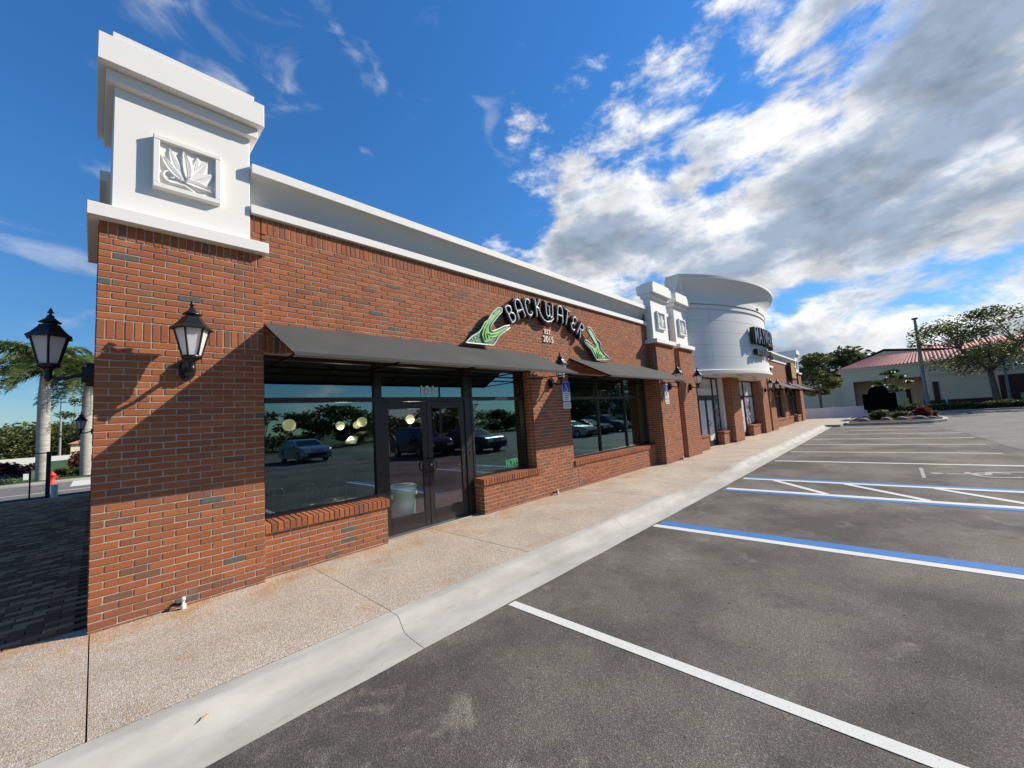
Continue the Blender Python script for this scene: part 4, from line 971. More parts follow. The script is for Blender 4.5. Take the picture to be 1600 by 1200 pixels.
# ------------------------------------------------------------------ accessible parking signs
def ada(x, y, label):
    t = empty('parking_sign', (x, y, 1.88), label, 'sign', 'accessible parking signs')
    B = MB(); B.bbox(-.15, .15, -.012, 0, .175, .635, .004); B.build('sign_plate', SIGNWHITE, t)
    B = MB(); B.bbox(-.14, .14, -.014, -.012, .395, .625, .0005); B.build('blue_panel', SIGNBLUE, t)
    B = MB(); B.bbox(-.15, .15, -.012, 0, 0, .145, .004); B.build('lower_plate', SIGNWHITE, t)
    S = MB(); yy = -.0165; rr = .0075
    S.tube([(-.012 + .05 * math.cos(R(a)), yy, .455 + .05 * math.sin(R(a))) for a in range(130, 395, 20)], rr, 6)
    S.tube([(-.02, yy, .57), (-.015, yy, .50), (.03, yy, .50), (.055, yy, .435), (.075, yy, .44)], rr, 6); S.tube([(-.015, yy, .53), (.025, yy, .53)], rr * .8, 6)
    S.lathe([(0, -.004), (.014, 0), (0, .004)], 10, (-.02, yy, .595)); S.build('wheelchair_symbol', SIGNWHITE, t)
    for i, (s, z, sz) in enumerate((('PARKING BY', .345, .04), ('DISABLED', .295, .04), ('PERMIT', .245, .04), ('ONLY', .195, .04))): text_obj(s, sz, .0006, 'lettering', BLACK, t, (0, -.0135, z), (R(90), 0, 0))
    text_obj('$250 FINE', .045, .0006, 'lettering', BLACK, t, (0, -.0135, .085), (R(90), 0, 0)); text_obj('TOW AWAY', .045, .0006, 'lettering', BLACK, t, (0, -.0135, .028), (R(90), 0, 0))
    return t
a0 = ada(7.74, YW - .002, 'blue and white wheelchair parking sign on the brick pier between the awnings')
copy_thing(a0, (12.82, YP - .002, 1.88), 'blue and white wheelchair parking sign on the twin pillar near the round bay')

# small wall drains
PVC = mat('white_pvc', rough=0.4, fn=simple_var((0.72, 0.70, 0.66), 0.06, 20, 0.02))
def drain(x, y, label, m=PVC):
    t = empty('pipe_stub', (x, y, 0.0), label, 'pipe', 'pipe stubs at the foot of the wall')
    B = MB(); B.tube([(-.07, 0, .05), (-.07, -.03, .05), (-.04, -.06, .05), (.0, -.075, .05)], .016, 8); B.build('elbow', BLACK, t)
    B = MB(); B.lathe([(.024, .0), (.024, .045), (.02, .05), (.014, .05), (.014, .085), (.02, .088), (.02, .11), (.012, .118), (0, .12)], 12, (0, -.075, 0)); B.build('cap', m, t)
    return t
d0 = drain(0.655, 0.0, 'white capped pipe stub at the foot of the corner pilaster')
copy_thing(d0, (7.05, YW, 0.005), 'small pipe stub at the foot of the pier under the blue sign'); copy_thing(d0, (13.5, YP, 0.01), 'small pipe stub at the foot of the nearer twin pillar')
def smallbox(x0, x1, y0, y1, z0, z1, label, m):
    B = MB(); B.bbox(x0, x1, y0, y1, z0, z1, .01); o = B.build('utility_box', m); return tag(o, label, 'box')
smallbox(14.02, 14.20, -.02, .10, 3.0, 3.22, 'small pale box on the wall between the twin pillars', WHITE)

# ------------------------------------------------------------------ the restaurant sign
def poly_sign(name, pts, y, depth, m, parent):
    B = MB(); B.prism([(x, y, z) for x, z in pts], (0, -1, 0), depth); return B.build(name, m, parent)
def tube_line(name, pts, y, r, m, parent, close=False):
    B = MB(); p = [(x, y, z) for x, z in pts]; p = p + [p[0]] if close else p; B.tube(p, r, 6); return B.build(name, m, parent)
def offset_poly(pts, d):
    n = len(pts); cx = sum(p[0] for p in pts) / n; out = []
    for i in range(n):
        a, b_, c = Vector(pts[i - 1]), Vector(pts[i]), Vector(pts[(i + 1) % n]); e1_, e2_ = (b_ - a).normalized(), (c - b_).normalized()
        nn = Vector((e1_.y + e2_.y, -e1_.x - e2_.x)); nn = nn.normalized() if nn.length > 1e-6 else Vector((e1_.y, -e1_.x)); out.append(tuple(b_ + nn * d))
    return out
G1 = [(4.598, 3.137), (4.753, 3.268), (4.924, 3.361), (5.0, 3.435), (5.097, 3.577), (5.188, 3.634), (5.272, 3.757), (5.354, 3.836), (5.484, 3.925), (5.578, 3.929), (5.579, 3.86), (5.47, 3.763), (5.37, 3.659), (5.288, 3.581), (5.237, 3.508), (5.247, 3.442), (5.29, 3.425), (5.447, 3.489), (5.61, 3.566), (5.775, 3.61), (5.788, 3.565), (5.667, 3.481), (5.534, 3.409), (5.434, 3.33), (5.365, 3.234), (5.283, 3.149)]
G2 = [(8.699, 3.944), (8.812, 3.928), (8.992, 3.771), (9.084, 3.661), (9.239, 3.586), (9.243, 3.435), (9.42, 3.297), (9.584, 3.233), (9.718, 3.149), (8.999, 3.102), (8.883, 3.227), (8.771, 3.365), (8.626, 3.44), (8.51, 3.515), (8.469, 3.583), (8.595, 3.582), (8.793, 3.513), (8.996, 3.443), (9.01, 3.534), (8.869, 3.668), (8.73, 3.801), (8.648, 3.879)]
def shrink(pts, k, c): return [(c[0] + (x - c[0]) * k, c[1] + (z - c[1]) * k) for x, z in pts]
def gator(G, label, body, stripes, m_body, spots):
    t = empty('alligator_sign', (0, YW, 0), label, 'sign', 'alligator signs at both ends of the lettering'); YS = -YW
    z = -.10
    poly_sign('panel', G, z, .035, GRN1, t)
    tube_line('outline_tube', G, z - .045, .014, mat('pale_outline', rough=.4, fn=simple_var((0.62, .66, .56), .05, 9, .02)), t, True)
    poly_sign('body_shape', body, z - .036, .012, m_body, t)
    for s_ in stripes: tube_line('neon_stripe', s_, z - .052, .013, GRN2, t)
    B = MB()
    for x, zz_ in spots: B.bbox(x - .02, x + .02, z - .045, z - .036, zz_ - .008, zz_ + .008, .002)
    B.build('scales', GRN4, t)
    B = MB(); cx = sum(p[0] for p in G) / len(G)
    for p in (G[2], G[-4], G[len(G) // 2]): B.tube([(p[0] * .9 + cx * .1, z, p[1] + .01), (p[0] * .9 + cx * .1, .0, p[1] + .01)], .012, 6)
    B.build('standoff', BLACK, t); return t
b1 = [(5.03, 3.19), (4.985, 3.323), (5.055, 3.50), (5.165, 3.60), (5.25, 3.715), (5.35, 3.80), (5.49, 3.895), (5.555, 3.90), (5.55, 3.865), (5.44, 3.77), (5.33, 3.66), (5.24, 3.57), (5.195, 3.50), (5.20, 3.41), (5.28, 3.385), (5.45, 3.455), (5.62, 3.535), (5.74, 3.585), (5.74, 3.56), (5.63, 3.49), (5.50, 3.42), (5.38, 3.34), (5.25, 3.24), (5.12, 3.19)]
st1 = [[(5.06, 3.20), (5.0, 3.32), (5.06, 3.47), (5.15, 3.59), (5.25, 3.68)], [(5.10, 3.24), (5.07, 3.34), (5.12, 3.46), (5.20, 3.56)], [(5.16, 3.28), (5.14, 3.37), (5.22, 3.36), (5.35, 3.38), (5.48, 3.44)], [(5.24, 3.30), (5.36, 3.33), (5.46, 3.40)], [(5.36, 3.79), (5.48, 3.87)]]
gator(G1, 'green alligator with open jaws at the left end of the restaurant lettering', b1, st1, GRN3, [(4.76, 3.22), (4.83, 3.25), (4.86, 3.19), (4.92, 3.29), (4.79, 3.17)])
b2 = [(8.715, 3.905), (8.80, 3.89), (8.965, 3.75), (9.06, 3.62), (9.12, 3.50), (9.17, 3.40), (9.30, 3.30), (9.43, 3.22), (9.40, 3.17), (9.08, 3.15), (8.96, 3.26), (8.85, 3.39), (8.66, 3.475), (8.55, 3.535), (8.55, 3.555), (8.78, 3.48), (8.98, 3.41), (9.05, 3.45), (9.03, 3.54), (8.90, 3.67), (8.75, 3.82)]
st2 = [[(9.10, 3.18), (9.02, 3.30), (9.10, 3.42)], [(9.18, 3.18), (9.10, 3.30), (9.18, 3.36)], [(9.28, 3.19), (9.2, 3.27)], [(9.36, 3.21), (9.42, 3.24)]]
gator(G2, 'green alligator with open jaws at the right end of the restaurant lettering', b2, st2, GRN4, [(9.50, 3.21), (9.56, 3.18)])

lt = empty('restaurant_sign', (0, YW, 0), 'arched black channel lettering with white tubes reading BACKWATER', 'sign')
def arcpts(c, rx, rz, a0, a1, n=10): return [(c[0] + rx * math.cos(R(a0 + (a1 - a0) * i / n)), c[1] + rz * math.sin(R(a0 + (a1 - a0) * i / n))) for i in range(n + 1)]
# strokes in letter space: x 0..w, z 0..1
LET = {
 'B': (.52, [[(0.02, 0), (0.0, 1)], [(0, 1), (.20, 1.0)] + arcpts((.22, .78), .22, .22, 80, -80, 6) + [(.08, .53)], [(.2, .55)] + arcpts((.24, .27), .26, .27, 80, -90, 7) + [(.02, 0)]]),
 'A': (.56, [[(0, 0), (.02, .6)] + arcpts((.28, .66), .25, .34, 170, 10, 8) + [(.54, .6), (.56, 0)], [(.03, .38), (.55, .38)]]),
 'C': (.52, [arcpts((.28, .72), .25, .28, 20, 180, 7) + arcpts((.28, .28), .25, .28, 180, 340, 7)]),
 'K': (.5, [[(.02, 0), (.02, 1)], [(.48, 1), (.10, .55)], [(.04, .50), (.2, .52), (.30, .36), (.40, .05), (.62, -.24), (.95, -.36), (1.35, -.30), (1.62, -.10)]]),
 'W': (.72, [[(0, 1), (.0, .35)] + arcpts((.18, .25), .17, .25, 180, 360, 7) + [(.36, .75)], [(.36, .3)] + arcpts((.53, .25), .17, .25, 180, 360, 7) + [(.72, 1)]]),
 'T': (.5, [[(-.04, 1), (.54, 1)], [(.25, 1), (.25, 0)]]),
 'E': (.46, [arcpts((.26, .75), .22, .25, 30, 250, 7) + [(.16, .5)] + arcpts((.26, .25), .22, .25, 110, 330, 7), [(.16, .5), (.36, .5)]]),
 'R': (.5, [[(.02, -.02), (.02, 1)], [(.02, 1), (.22, 1.0)] + arcpts((.24, .76), .24, .24, 80, -80, 6) + [(.04, .50)], [(.22, .5), (.46, -.1)]]),
}
# each letter: (char, base-left point, rotation degrees, height), measured on the facade
SIGN = [('B', (5.86, 3.675), 31, .32), ('A', (6.09, 3.80), 23, .36), ('C', (6.37, 3.895), 15, .33), ('K', (6.68, 3.945), 6, .345), ('W', (7.02, 3.985), -1, .315), ('A', (7.42, 3.945), -6, .35), ('T', (7.68, 3.935), -17, .33), ('E', (7.93, 3.84), -28, .34), ('R', (8.20, 3.745), -37, .32)]
for ch, (bx_, bz_), rot, H in SIGN:
    H *= 1.07; w, st = LET[ch]; ca, sa = math.cos(R(rot)), math.sin(R(rot)); k_ = 0.62 if ch in 'BACEW' else 0.6
    T = lambda p: (bx_ + (p[0] * H * ca - p[1] * H * sa), bz_ + (p[0] * H * sa + p[1] * H * ca))
    B = MB()
    for s_ in st:
        q = [T(p) for p in s_]
        # channel: a thick bar with depth under every stroke
        for i in range(len(q) - 1):
            a, c = Vector(q[i]), Vector(q[i + 1]); d = (c - a).normalized(); nn = Vector((-d.y, d.x)) * 0.038; a -= d * .03; c += d * .03
            e_ = 0.0006 * (i % 5)
            B.prism([(a.x + nn.x, -.03 - e_, a.y + nn.y), (a.x - nn.x, -.03 - e_, a.y - nn.y), (c.x - nn.x, -.03 - e_, c.y - nn.y), (c.x + nn.x, -.03 - e_, c.y + nn.y)], (0, -1, 0), .095)
    ob = B.build('letter', BLACK, lt)
    B = MB()
    for s_ in st: B.tube([(T(p)[0], -.142, T(p)[1]) for p in s_], .0125, 6)
    B.build('tube', TUBE, ob)
t = empty('date_sign', (7.18, YW, 3.45), 'small silver lettering reading EST. 2015 under the arch', 'sign')
text_obj('EST.', .15, .008, 'lettering', SILVER, t, (0.0, -.02, .155), (R(90), R(2), 0), 1.0); text_obj('2015', .205, .008, 'lettering', SILVER, t, (0.0, -.02, -.03), (R(90), 0, 0), .95)

# lettering on the drum
t = empty('boxing_sign', (DX, DY, 0), 'large black raised lettering curving round the white drum', 'sign')
SGREY = mat('brushed_letter_face', (0.17, 0.17, 0.18), 0.35, 0.5)
def drum_text(s, a_start, step, z, size, depth, sx_, r=9.13, bold=.01):
    a = a_start
    for ch in s:
        if ch == ' ': a += step * .55; continue
        k = step * (.55 if ch == 'I' else 1.15 if ch in 'MW' else 1.0); a += k / 2
        o = text_obj(ch, size, depth, 'letter', BLACK, t, (r * math.cos(R(a)), r * math.sin(R(a)), z), (R(90), 0, R(a + 90)), sx_, bold)
        f_ = text_obj(ch, size, .002, 'letter_face', SGREY, o, (0, 0, depth + .003), (0, 0, 0), 1.0, bold * .5)
        a += k / 2
drum_text('MAYWEATHER', -100.5, 2.35, 4.26, 1.02, .10, .52, 9.14)
drum_text('BOXING + FITNESS', -99.5, 1.62, 3.80, .33, .08, .95, 9.12)
# gold sign beyond the drum
t = empty('shop_sign', (37.2, YW, 3.5), 'gold and black tapering sign on the far brick wall', 'sign')
B = MB(); B.prism([(-1.0, -.05, 0), (1.0, -.05, 0), (.75, -.05, 1.1), (.25, -.05, 1.2), (-.75, -.05, 1.1)], (0, -1, 0), .22); B.build('panel', mat('gold_sign', rough=.5, fn=simple_var((0.42, .24, .06), .3, 3)), t)
B = MB(); B.bbox(-1.12, -1.0, -.30, -.04, -.1, 1.15, .01); B.bbox(-1.0, 1.05, -.3, -.04, -.14, 0, .01); B.build('edge', BLACK, t)

# ------------------------------------------------------------------ vegetation
def leaf_cloud(B, cx, cy, cz, rx, ry, rz, n, s, rnd, flat=0.5):
    for _ in range(n):
        while True:
            p = Vector((rnd.uniform(-1, 1), rnd.uniform(-1, 1), rnd.uniform(-1, 1)))
            if p.length < 1: break
        p = p * (0.55 + 0.45 * p.length) if rnd.random() < .7 else p
        c = Vector((cx + p.x * rx, cy + p.y * ry, cz + p.z * rz))
        a = Vector((rnd.gauss(0, 1), rnd.gauss(0, 1), rnd.gauss(0, flat))).normalized(); bv = a.cross(Vector((rnd.gauss(0, 1), rnd.gauss(0, 1), rnd.gauss(0, 1)))).normalized()
        k = s * rnd.uniform(.6, 1.35); a *= k; bv *= k * .5
        B.add([tuple(c - a), tuple(c + bv * .9), tuple(c + a), tuple(c - bv * .9)], [(0, 1, 2, 3)])
def tree(name, x, y, z0, h, crown_r, crown_z0, label, lm=None, n=9000, s=0.13, seed=1, lean=(0, 0), trunk_r=.16, clumps=26, cat='tree', group=None, fork=0.45, cr_y=None, droop=0.0):
    rnd = random.Random(seed); t = empty(name, (x, y, z0), label, cat, group)
    B = MB(); fz = crown_z0 * fork + .3; top = Vector((lean[0], lean[1], fz)); crx, cry = crown_r, cr_y or crown_r
    B.tube([(0, 0, -.1), (lean[0] * .3 + .03, lean[1] * .3, fz * .5), tuple(top)], [trunk_r * 1.25, trunk_r, trunk_r * .85], 9)
    cl = []
    for i in range(clumps):
        a = rnd.uniform(0, 2 * math.pi); rr = math.sqrt(rnd.random()); zf = rnd.uniform(0, 1)
        wr = math.sin(math.pi * (0.18 + .72 * zf)) ** .8
        cl.append(Vector((lean[0] + crx * rr * wr * math.cos(a), lean[1] + cry * rr * wr * math.sin(a), crown_z0 + (h - crown_z0) * zf - droop * rr)))
    mains = [Vector((lean[0] + crx * .45 * math.cos(a), lean[1] + cry * .45 * math.sin(a), crown_z0 + (h - crown_z0) * .35)) for a in [rnd.uniform(0, 1) + i * 2 * math.pi / 5 for i in range(5)]]
    for m_ in mains: B.tube([tuple(top), tuple((top + m_) / 2 + Vector((0, 0, .2))), tuple(m_)], [trunk_r * .6, trunk_r * .42, trunk_r * .28], 7)
    for c in cl:
        m_ = min(mains, key=lambda q: (q - c).length); B.tube([tuple(m_), tuple((m_ + c) / 2 + Vector((rnd.uniform(-.15, .15), rnd.uniform(-.15, .15), .1))), tuple(c)], [trunk_r * .28, trunk_r * .17, trunk_r * .06], 5)
    B.build('trunk', BARK, t)
    L = MB(); per = n // clumps
    for c in cl:
        k = rnd.uniform(.7, 1.25) * crown_r * .30; leaf_cloud(L, c.x, c.y, c.z, k * 1.25, k * 1.25, k * .62, per, s, rnd)
    L.build('crown', lm or LEAF, t); return t
tree('oak_tree', 54, -12.0, 0.1, 8.6, 4.0, 3.7, 'spreading oak with thin yellowish green crown in front of the tiled building', LEAF, 9000, .13, 5, (0, .15), .22, 38, fork=.75, cr_y=4.6)
tree('oak_tree', 49, -0.35, 0.1, 6.0, 2.0, 2.3, 'rounded green tree behind the white fence by the far end of the shops', LEAF, 9000, .12, 11, trunk_r=.13, clumps=30, fork=.8)
tree('young_tree', 43, -5.6, 0.1, 3.6, .85, 1.9, 'small bright green tree rising behind the black sign', LEAF3, 700, .15, 3, trunk_r=.05, clumps=12, fork=.7)
def bush(x, y, z0, rx, ry, h, n, s, lm, label, name='shrub', seed=0, group=None, cat='shrub'):
    rnd = random.Random(seed + int(x * 10)); t = empty(name, (x, y, z0), label, cat, group); L = MB()
    for i in range(7): leaf_cloud(L, rnd.uniform(-.45, .45) * rx, rnd.uniform(-.45, .45) * ry, h * rnd.uniform(.3, .66), rx * .6, ry * .6, h * .36, n // 7, s, rnd)
    L.build('foliage', lm, t); B = MB()
    for i in range(4): B.tube([(0, 0, -.05), (rnd.uniform(-.3, .3) * rx, rnd.uniform(-.3, .3) * ry, h * .6)], .02, 5)
    B.build('stem', BARK, t); return t
# hedge along the next building
def hedge(x0, y0, x1, y1, w, h, n, label, seed=0, s=.07, m_=None):
    rnd = random.Random(seed); t = empty('hedge', ((x0 + x1) / 2, (y0 + y1) / 2, 0), label, 'hedge'); L = MB(); ln = math.hypot(x1 - x0, y1 - y0); d = Vector((x1 - x0, y1 - y0, 0)) / ln; nn = Vector((-d.y, d.x, 0))
    ox, oy = (x0 + x1) / 2, (y0 + y1) / 2
    core = MB(); a_ = Vector((x0 - ox, y0 - oy, 0)); b_ = Vector((x1 - ox, y1 - oy, 0)); q = nn * w * .36
    core.prism([a_ + q, a_ - q, b_ - q, b_ + q], (0, 0, 1), h * .86); core.build('twig_core', DKLEAF, t)
    for _ in range(n):
        u_ = rnd.random() * ln; top = rnd.random() < .45
        hh = h * (1 + .10 * math.sin(u_ * 2.3) + .06 * math.sin(u_ * 5.7))
        if top: off = rnd.uniform(-.5, .5) * w; z = hh * rnd.uniform(.88, 1.06)
        else: off = rnd.choice((-.5, .5)) * w * rnd.uniform(.75, 1.1); z = rnd.uniform(.05, 1) * hh
        c = Vector((x0 - ox, y0 - oy, 0)) + d * u_ + nn * off + Vector((0, 0, z))
        a = Vector((rnd.gauss(0, 1), rnd.gauss(0, 1), rnd.gauss(0, 1))).normalized(); bv = a.cross(Vector((rnd.gauss(0, 1), rnd.gauss(0, 1), rnd.gauss(0, 1)))).normalized(); k = s * rnd.uniform(.6, 1.3); a *= k; bv *= k * .6
        L.add([tuple(c - a), tuple(c + bv), tuple(c + a), tuple(c - bv)], [(0, 1, 2, 3)])
    L.build('foliage', m_ or HEDGE, t); return t
DKLEAF = mat('hedge_core', rough=.95, fn=simple_var((0.018, 0.024, 0.010), .4, 6))
hedge(52, -3.2, 52, -34, 1.1, .66, 15000, 'long clipped green hedge in front of the tiled building', 2)

# ------------------------------------------------------------------ right hand background
grid('service_road', ASPH_OLD, lin(45.01, 80, 6), lin(-30, 6, 6), lambda x, y: -0.155 + gz(x))
b = MB(); b.box(50.6, 80, -34.5, -2.9, -0.2, 0.10); o = b.build('planting_bed', MULCH); o['kind'] = 'structure'
b = MB(); b.box(50.35, 50.6, -34.7, -2.7, -0.2, 0.12); o = b.build('bed_kerb', KERB); o['kind'] = 'structure'
# island at the end of the stalls
isl = [(33.6, -3.6), (34.0, -3.1), (35.0, -2.95), (43, -3.05), (44.5, -3.4), (44.9, -4.6), (44.5, -6.4), (42, -7.6), (38, -7.9), (35.6, -7.7), (34.3, -7.1), (33.6, -6.2)]
b = MB(); b.prism([(x, y, -0.2) for x, y in isl], (0, 0, 1), 0.20 + .08); o = b.build('island_kerb', KERB); o['kind'] = 'structure'; o['label'] = 'pale concrete kerb round the planted island'
cxy = (39.3, -5.4); inn = [(cxy[0] + (x - cxy[0]) * .955, cxy[1] + (y - cxy[1]) * .92) for x, y in isl]
b = MB(); b.prism([(x, y, 0.0) for x, y in inn], (0, 0, 1), 0.10); o = b.build('island_mulch', MULCH); o['kind'] = 'structure'
ROCK = mat('pale_rock', rough=.9, fn=simple_var((0.15, .13, .11), .3, 5, .5, 30, .02))
def rock(x, y, r, label):
    rnd = random.Random(int(x * 31 + y * 7)); B = MB(); pr = [(0, -.02)] + [(r * math.cos(R(a)) * 1.0, r * .62 * (math.sin(R(a)) + .1)) for a in range(-10, 85, 19)] + [(0, r * .7)]
    B.lathe(pr, 11, (0, 0, 0)); B.v = [(a * rnd.uniform(.88, 1.12), b_ * rnd.uniform(.88, 1.12), c * rnd.uniform(.9, 1.1)) for a, b_, c in B.v]
    o = B.build('rock', ROCK); o.location = (x, y, .08); o.rotation_euler = (0, 0, rnd.uniform(0, 3)); return tag(o, label, 'rock', 'rocks on the planted island')
rock(35.6, -3.9, .34, 'pale rock at the left tip of the planted island'); rock(36.2, -5.0, .30, 'pale rock below the black sign'); rock(36.2, -5.75, .32, 'middle rock of the island, left of the red plant'); rock(36.4, -6.6, .34, 'rock in front of the red plant'); rock(36.9, -7.1, .24, 'smallest rock at the right end of the island')
bush(37.2, -4.7, .08, .55, .6, .75, 900, .08, HEDGE, 'dark green shrub at the foot of the black sign post', seed=4)
bush(37.4, -5.7, .08, .6, .6, .62, 900, .08, HEDGE, 'low green shrub between black sign and red plant', seed=5)
bush(37.6, -6.7, .08, .5, .55, .85, 900, .09, REDL, 'red leaved plant on the island in front of the bollards', seed=6)
bush(38.5, -7.3, .08, .45, .45, .5, 600, .07, HEDGE, 'small green shrub right of the red plant', seed=7)
# black board sign
t = empty('board_sign', (40, -4.75, .05), 'black board sign on a post with three small bright lamps on top', 'sign')
B = MB(); B.bbox(-.07, .07, -.92, .92, .68, 1.86, .01); B.prism([(-.07, -.55, 1.86), (-.07, .62, 1.86), (-.07, .5, 2.2), (-.07, .3, 2.38), (-.07, -.3, 2.38), (-.07, -.5, 2.15)], (1, 0, 0), .14); B.build('board', MATBLK, t)
B = MB(); B.bbox(-.06, .06, -.06, .06, -.1, .7, .01); B.build('post', MATBLK, t)
for yy, zz_ in ((.28, 2.40), (-.38, 2.42), (-.50, 2.24)):
    B = MB(); B.lathe([(0, -.06), (.06, -.03), (.07, 0), (.06, .03), (0, .06)], 12, (-.08, yy, zz_)); B.build('lamp', SIGNWHITE, t)
# white vinyl fence
t = empty('vinyl_fence', (44.3, -1.5, 0), 'low white vinyl panel fence across the end of the shops', 'fence')
for k, (ya, yb) in enumerate(((2.6, .45), (.45, -1.65), (-1.65, -3.72))):
    B = MB(); B.box(-.02, .02, yb + 1.5 + .06, ya + 1.5 - .06, .10, .92); B.bbox(-.035, .035, yb + 1.5 + .06, ya + 1.5 - .06, .90, .98, .006); B.bbox(-.035, .035, yb + 1.5 + .06, ya + 1.5 - .06, .06, .14, .006); B.build('fence_panel', VINYL, t)
for ya in (2.6, .45, -1.65, -3.75):
    B = MB(); B.bbox(-.06, .06, ya + 1.5 - .06, ya + 1.5 + .06, 0, 1.03, .006); B.prism([(-.075, ya + 1.5 - .075, 1.03), (.075, ya + 1.5 - .075, 1.03), (.075, ya + 1.5 + .075, 1.03), (-.075, ya + 1.5 + .075, 1.03)], (0, 0, 1), .035); B.build('fence_post', VINYL, t)
B = MB(); B.tube([(0, 0, 0), (0, 0, .75)], .025, 8); o = B.build('marker_post', STEEL); o.location = (43.6, .05, .05); tag(o, 'thin grey marker post in front of the white fence', 'post')
# yellow bollards
B = MB(); B.lathe([(.10, 0), (.10, 1.14), (.085, 1.21), (.04, 1.25), (0, 1.26)], 16); bo = B.build('bollard', YEL); bo.location = (56, -6.15, .1); tag(bo, 'leftmost yellow bollard beside the porch of the tiled building', 'bollard', 'yellow bollards')
for yy, l in ((-6.5, 'middle yellow bollard beside the porch'), (-7.1, 'rightmost yellow bollard, nearest the tall lamp post')):
    c = bo.copy(); COL.objects.link(c); c.location = (56, yy, .1); c['label'] = l
# lamp posts
def lamp_post(x, y, h, r, label, z0=.05):
    t = empty('lamp_post', (x, y, z0), label, 'lamp post'); B = MB(); B.tube([(0, 0, 0), (0, 0, h)], [r * 1.25, r * .7], 12); B.build('pole', mat('galvanised_pole', rough=.6, fn=simple_var((.24, .24, .235), .15, 3)), t)
    B = MB(); B.bbox(-.3, .3, -.22, .22, h, h + .12, .02); B.build('lamp_head', BRONZE, t); return t
lamp_post(56, -7.85, 9.0, .15, 'tall grey lamp post standing before the tiled building')
lamp_post(58, -13.2, 4.6, .10, 'short pale pole right of the oak trunk', .1)
# neighbouring building with tiled roof
nb = empty('tiled_building', (61, -8, 0), 'cream stucco building with terracotta tiled roofs and an open porch', 'building')
ox, oy = 61, -8
def nbox(name, m, *bx):
    for x0, x1, y0, y1, z0, z1 in bx:
        B = MB(); B.box(x0 - ox, x1 - ox, y0 - oy, y1 - oy, z0, z1); B.build(name, m, nb)
nbox('wall', CREAM, (61, 75, -34, -8.55, .9, 5.0), (61, 64.5, -8.54, -7.95, .9, 3.5), (61, 64.5, -2.3, -1.3, 0, 3.5), (61, 66, -8.54, -1.3, 3.501, 4.9), (64.5, 75, -8.54, -1.2, 0, 4.9), (66, 75, -1.2, 12, 0, 3.6), (66, 75, -8.5, -1.3, 4.9, 5.6))
nbox('wall_base', DKBASE, (60.95, 74, -34, -8.6, -.1, .9), (60.97, 64.4, -8.6, -7.93, -.1, .9))
nbox('brick_strip', DKBASE, (60.9, 61.2, -9.05, -8.62, .9, 2.85), (60.9, 61.2, -16.2, -13.1, .9, 3.0), (65.8, 66, -1.6, -1.25, 0, 3.4))
nbox('band', WHITE, (60.85, 61, -34, -1.2, 4.82, 5.02)); nbox('trim_band', SOFFIT, (60.93, 61, -34, -8.6, 3.55, 3.62))
nbox('entrance_door', SIGNWHITE, (64.4, 64.5, -6.6, -5.2, 0, 2.1)); nbox('door_surround', DKBASE, (64.42, 64.5, -7.0, -6.62, 0, 2.3), (64.42, 64.5, -6.62, -5.1, 2.12, 2.3))
nbox('door_leaf', GREY_ST, (64.38, 64.4, -6.5, -5.95, .1, 2.0))
# tiled slopes: every barrel row is real geometry
def tiles(x0, z0, x1, z1, ya, yb, name='roof_tiles', yat=None, ybt=None):
    B = MB(); n = int(abs(yb - ya) / .30); yat = ya if yat is None else yat; ybt = yb if ybt is None else ybt
    for i in range(n):
        f0, f1 = i / n, (i + 1) / n; m_ = 5; vs = []
        for (x, z, yA, yB) in ((x0, z0, ya, yb), (x1, z1, yat, ybt)):
            w0, w1 = yA + (yB - yA) * f0, yA + (yB - yA) * f1
            for k in range(m_ + 1): vs.append((x - ox, w0 + (w1 - w0) * k / m_ - oy, z + .09 * math.sin(math.pi * k / m_)))
        B.add(vs, [(k, k + 1, m_ + 2 + k, m_ + 1 + k) for k in range(m_)], True)
    return B.build(name, TILE, nb, 'stuff')
tiles(60.6, 5.02, 63.2, 6.3, -1.05, -8.4, yat=-4.0, ybt=-8.4); tiles(60.6, 5.02, 63.0, 6.15, -8.4, -34)
tiles(65.6, 6.1, 70, 7.5, -8.5, -34)
nbox('roof_deck', SOFFIT, (63.05, 65.6, -34, -4.2, 5.6, 6.1))
B = MB(); B.prism([(65.0 - ox, -.6 - oy, 4.9), (65.0 - ox, -12.6 - oy, 4.9), (65.0 - ox, -12.6 - oy, 5.95), (65.0 - ox, -5.3 - oy, 7.0), (65.0 - ox, -.7 - oy, 5.2)], (1, 0, 0), 3); B.build('gable_wall', CREAM, nb)
B = MB()
for (ya, za), (yb, zb) in (((-.2, 5.0), (-5.3, 7.12)), ((-5.3, 7.12), (-12.8, 6.02))): B.prism([(64.7 - ox, ya - oy, za), (64.7 - ox, yb - oy, zb), (64.7 - ox, yb - oy, zb + .14), (64.7 - ox, ya - oy, za + .14)], (1, 0, 0), 5)
B.build('rake_trim', DKBASE, nb)
B = MB(); B.tube([(-.15, -9.75 + 8 + .55, 1.3), (-.3, -9.75 + 8 + .35, 1.1), (-.3, -9.75 + 8 + .25, .1)], .06, 8); B.build('downspout', SIGNWHITE, nb)
tree('far_tree', 84, -1.0, 0, 9.2, 6.5, 3.0, 'dark far tree mass behind the tiled building roof', LEAF2, 3600, .42, 21, trunk_r=.3, clumps=26)
tree('far_tree', 84, -24, 0, 7.5, 6, 3, 'dark far tree behind the right end of the tiled roof', LEAF2, 2600, .42, 22, trunk_r=.3, clumps=22)
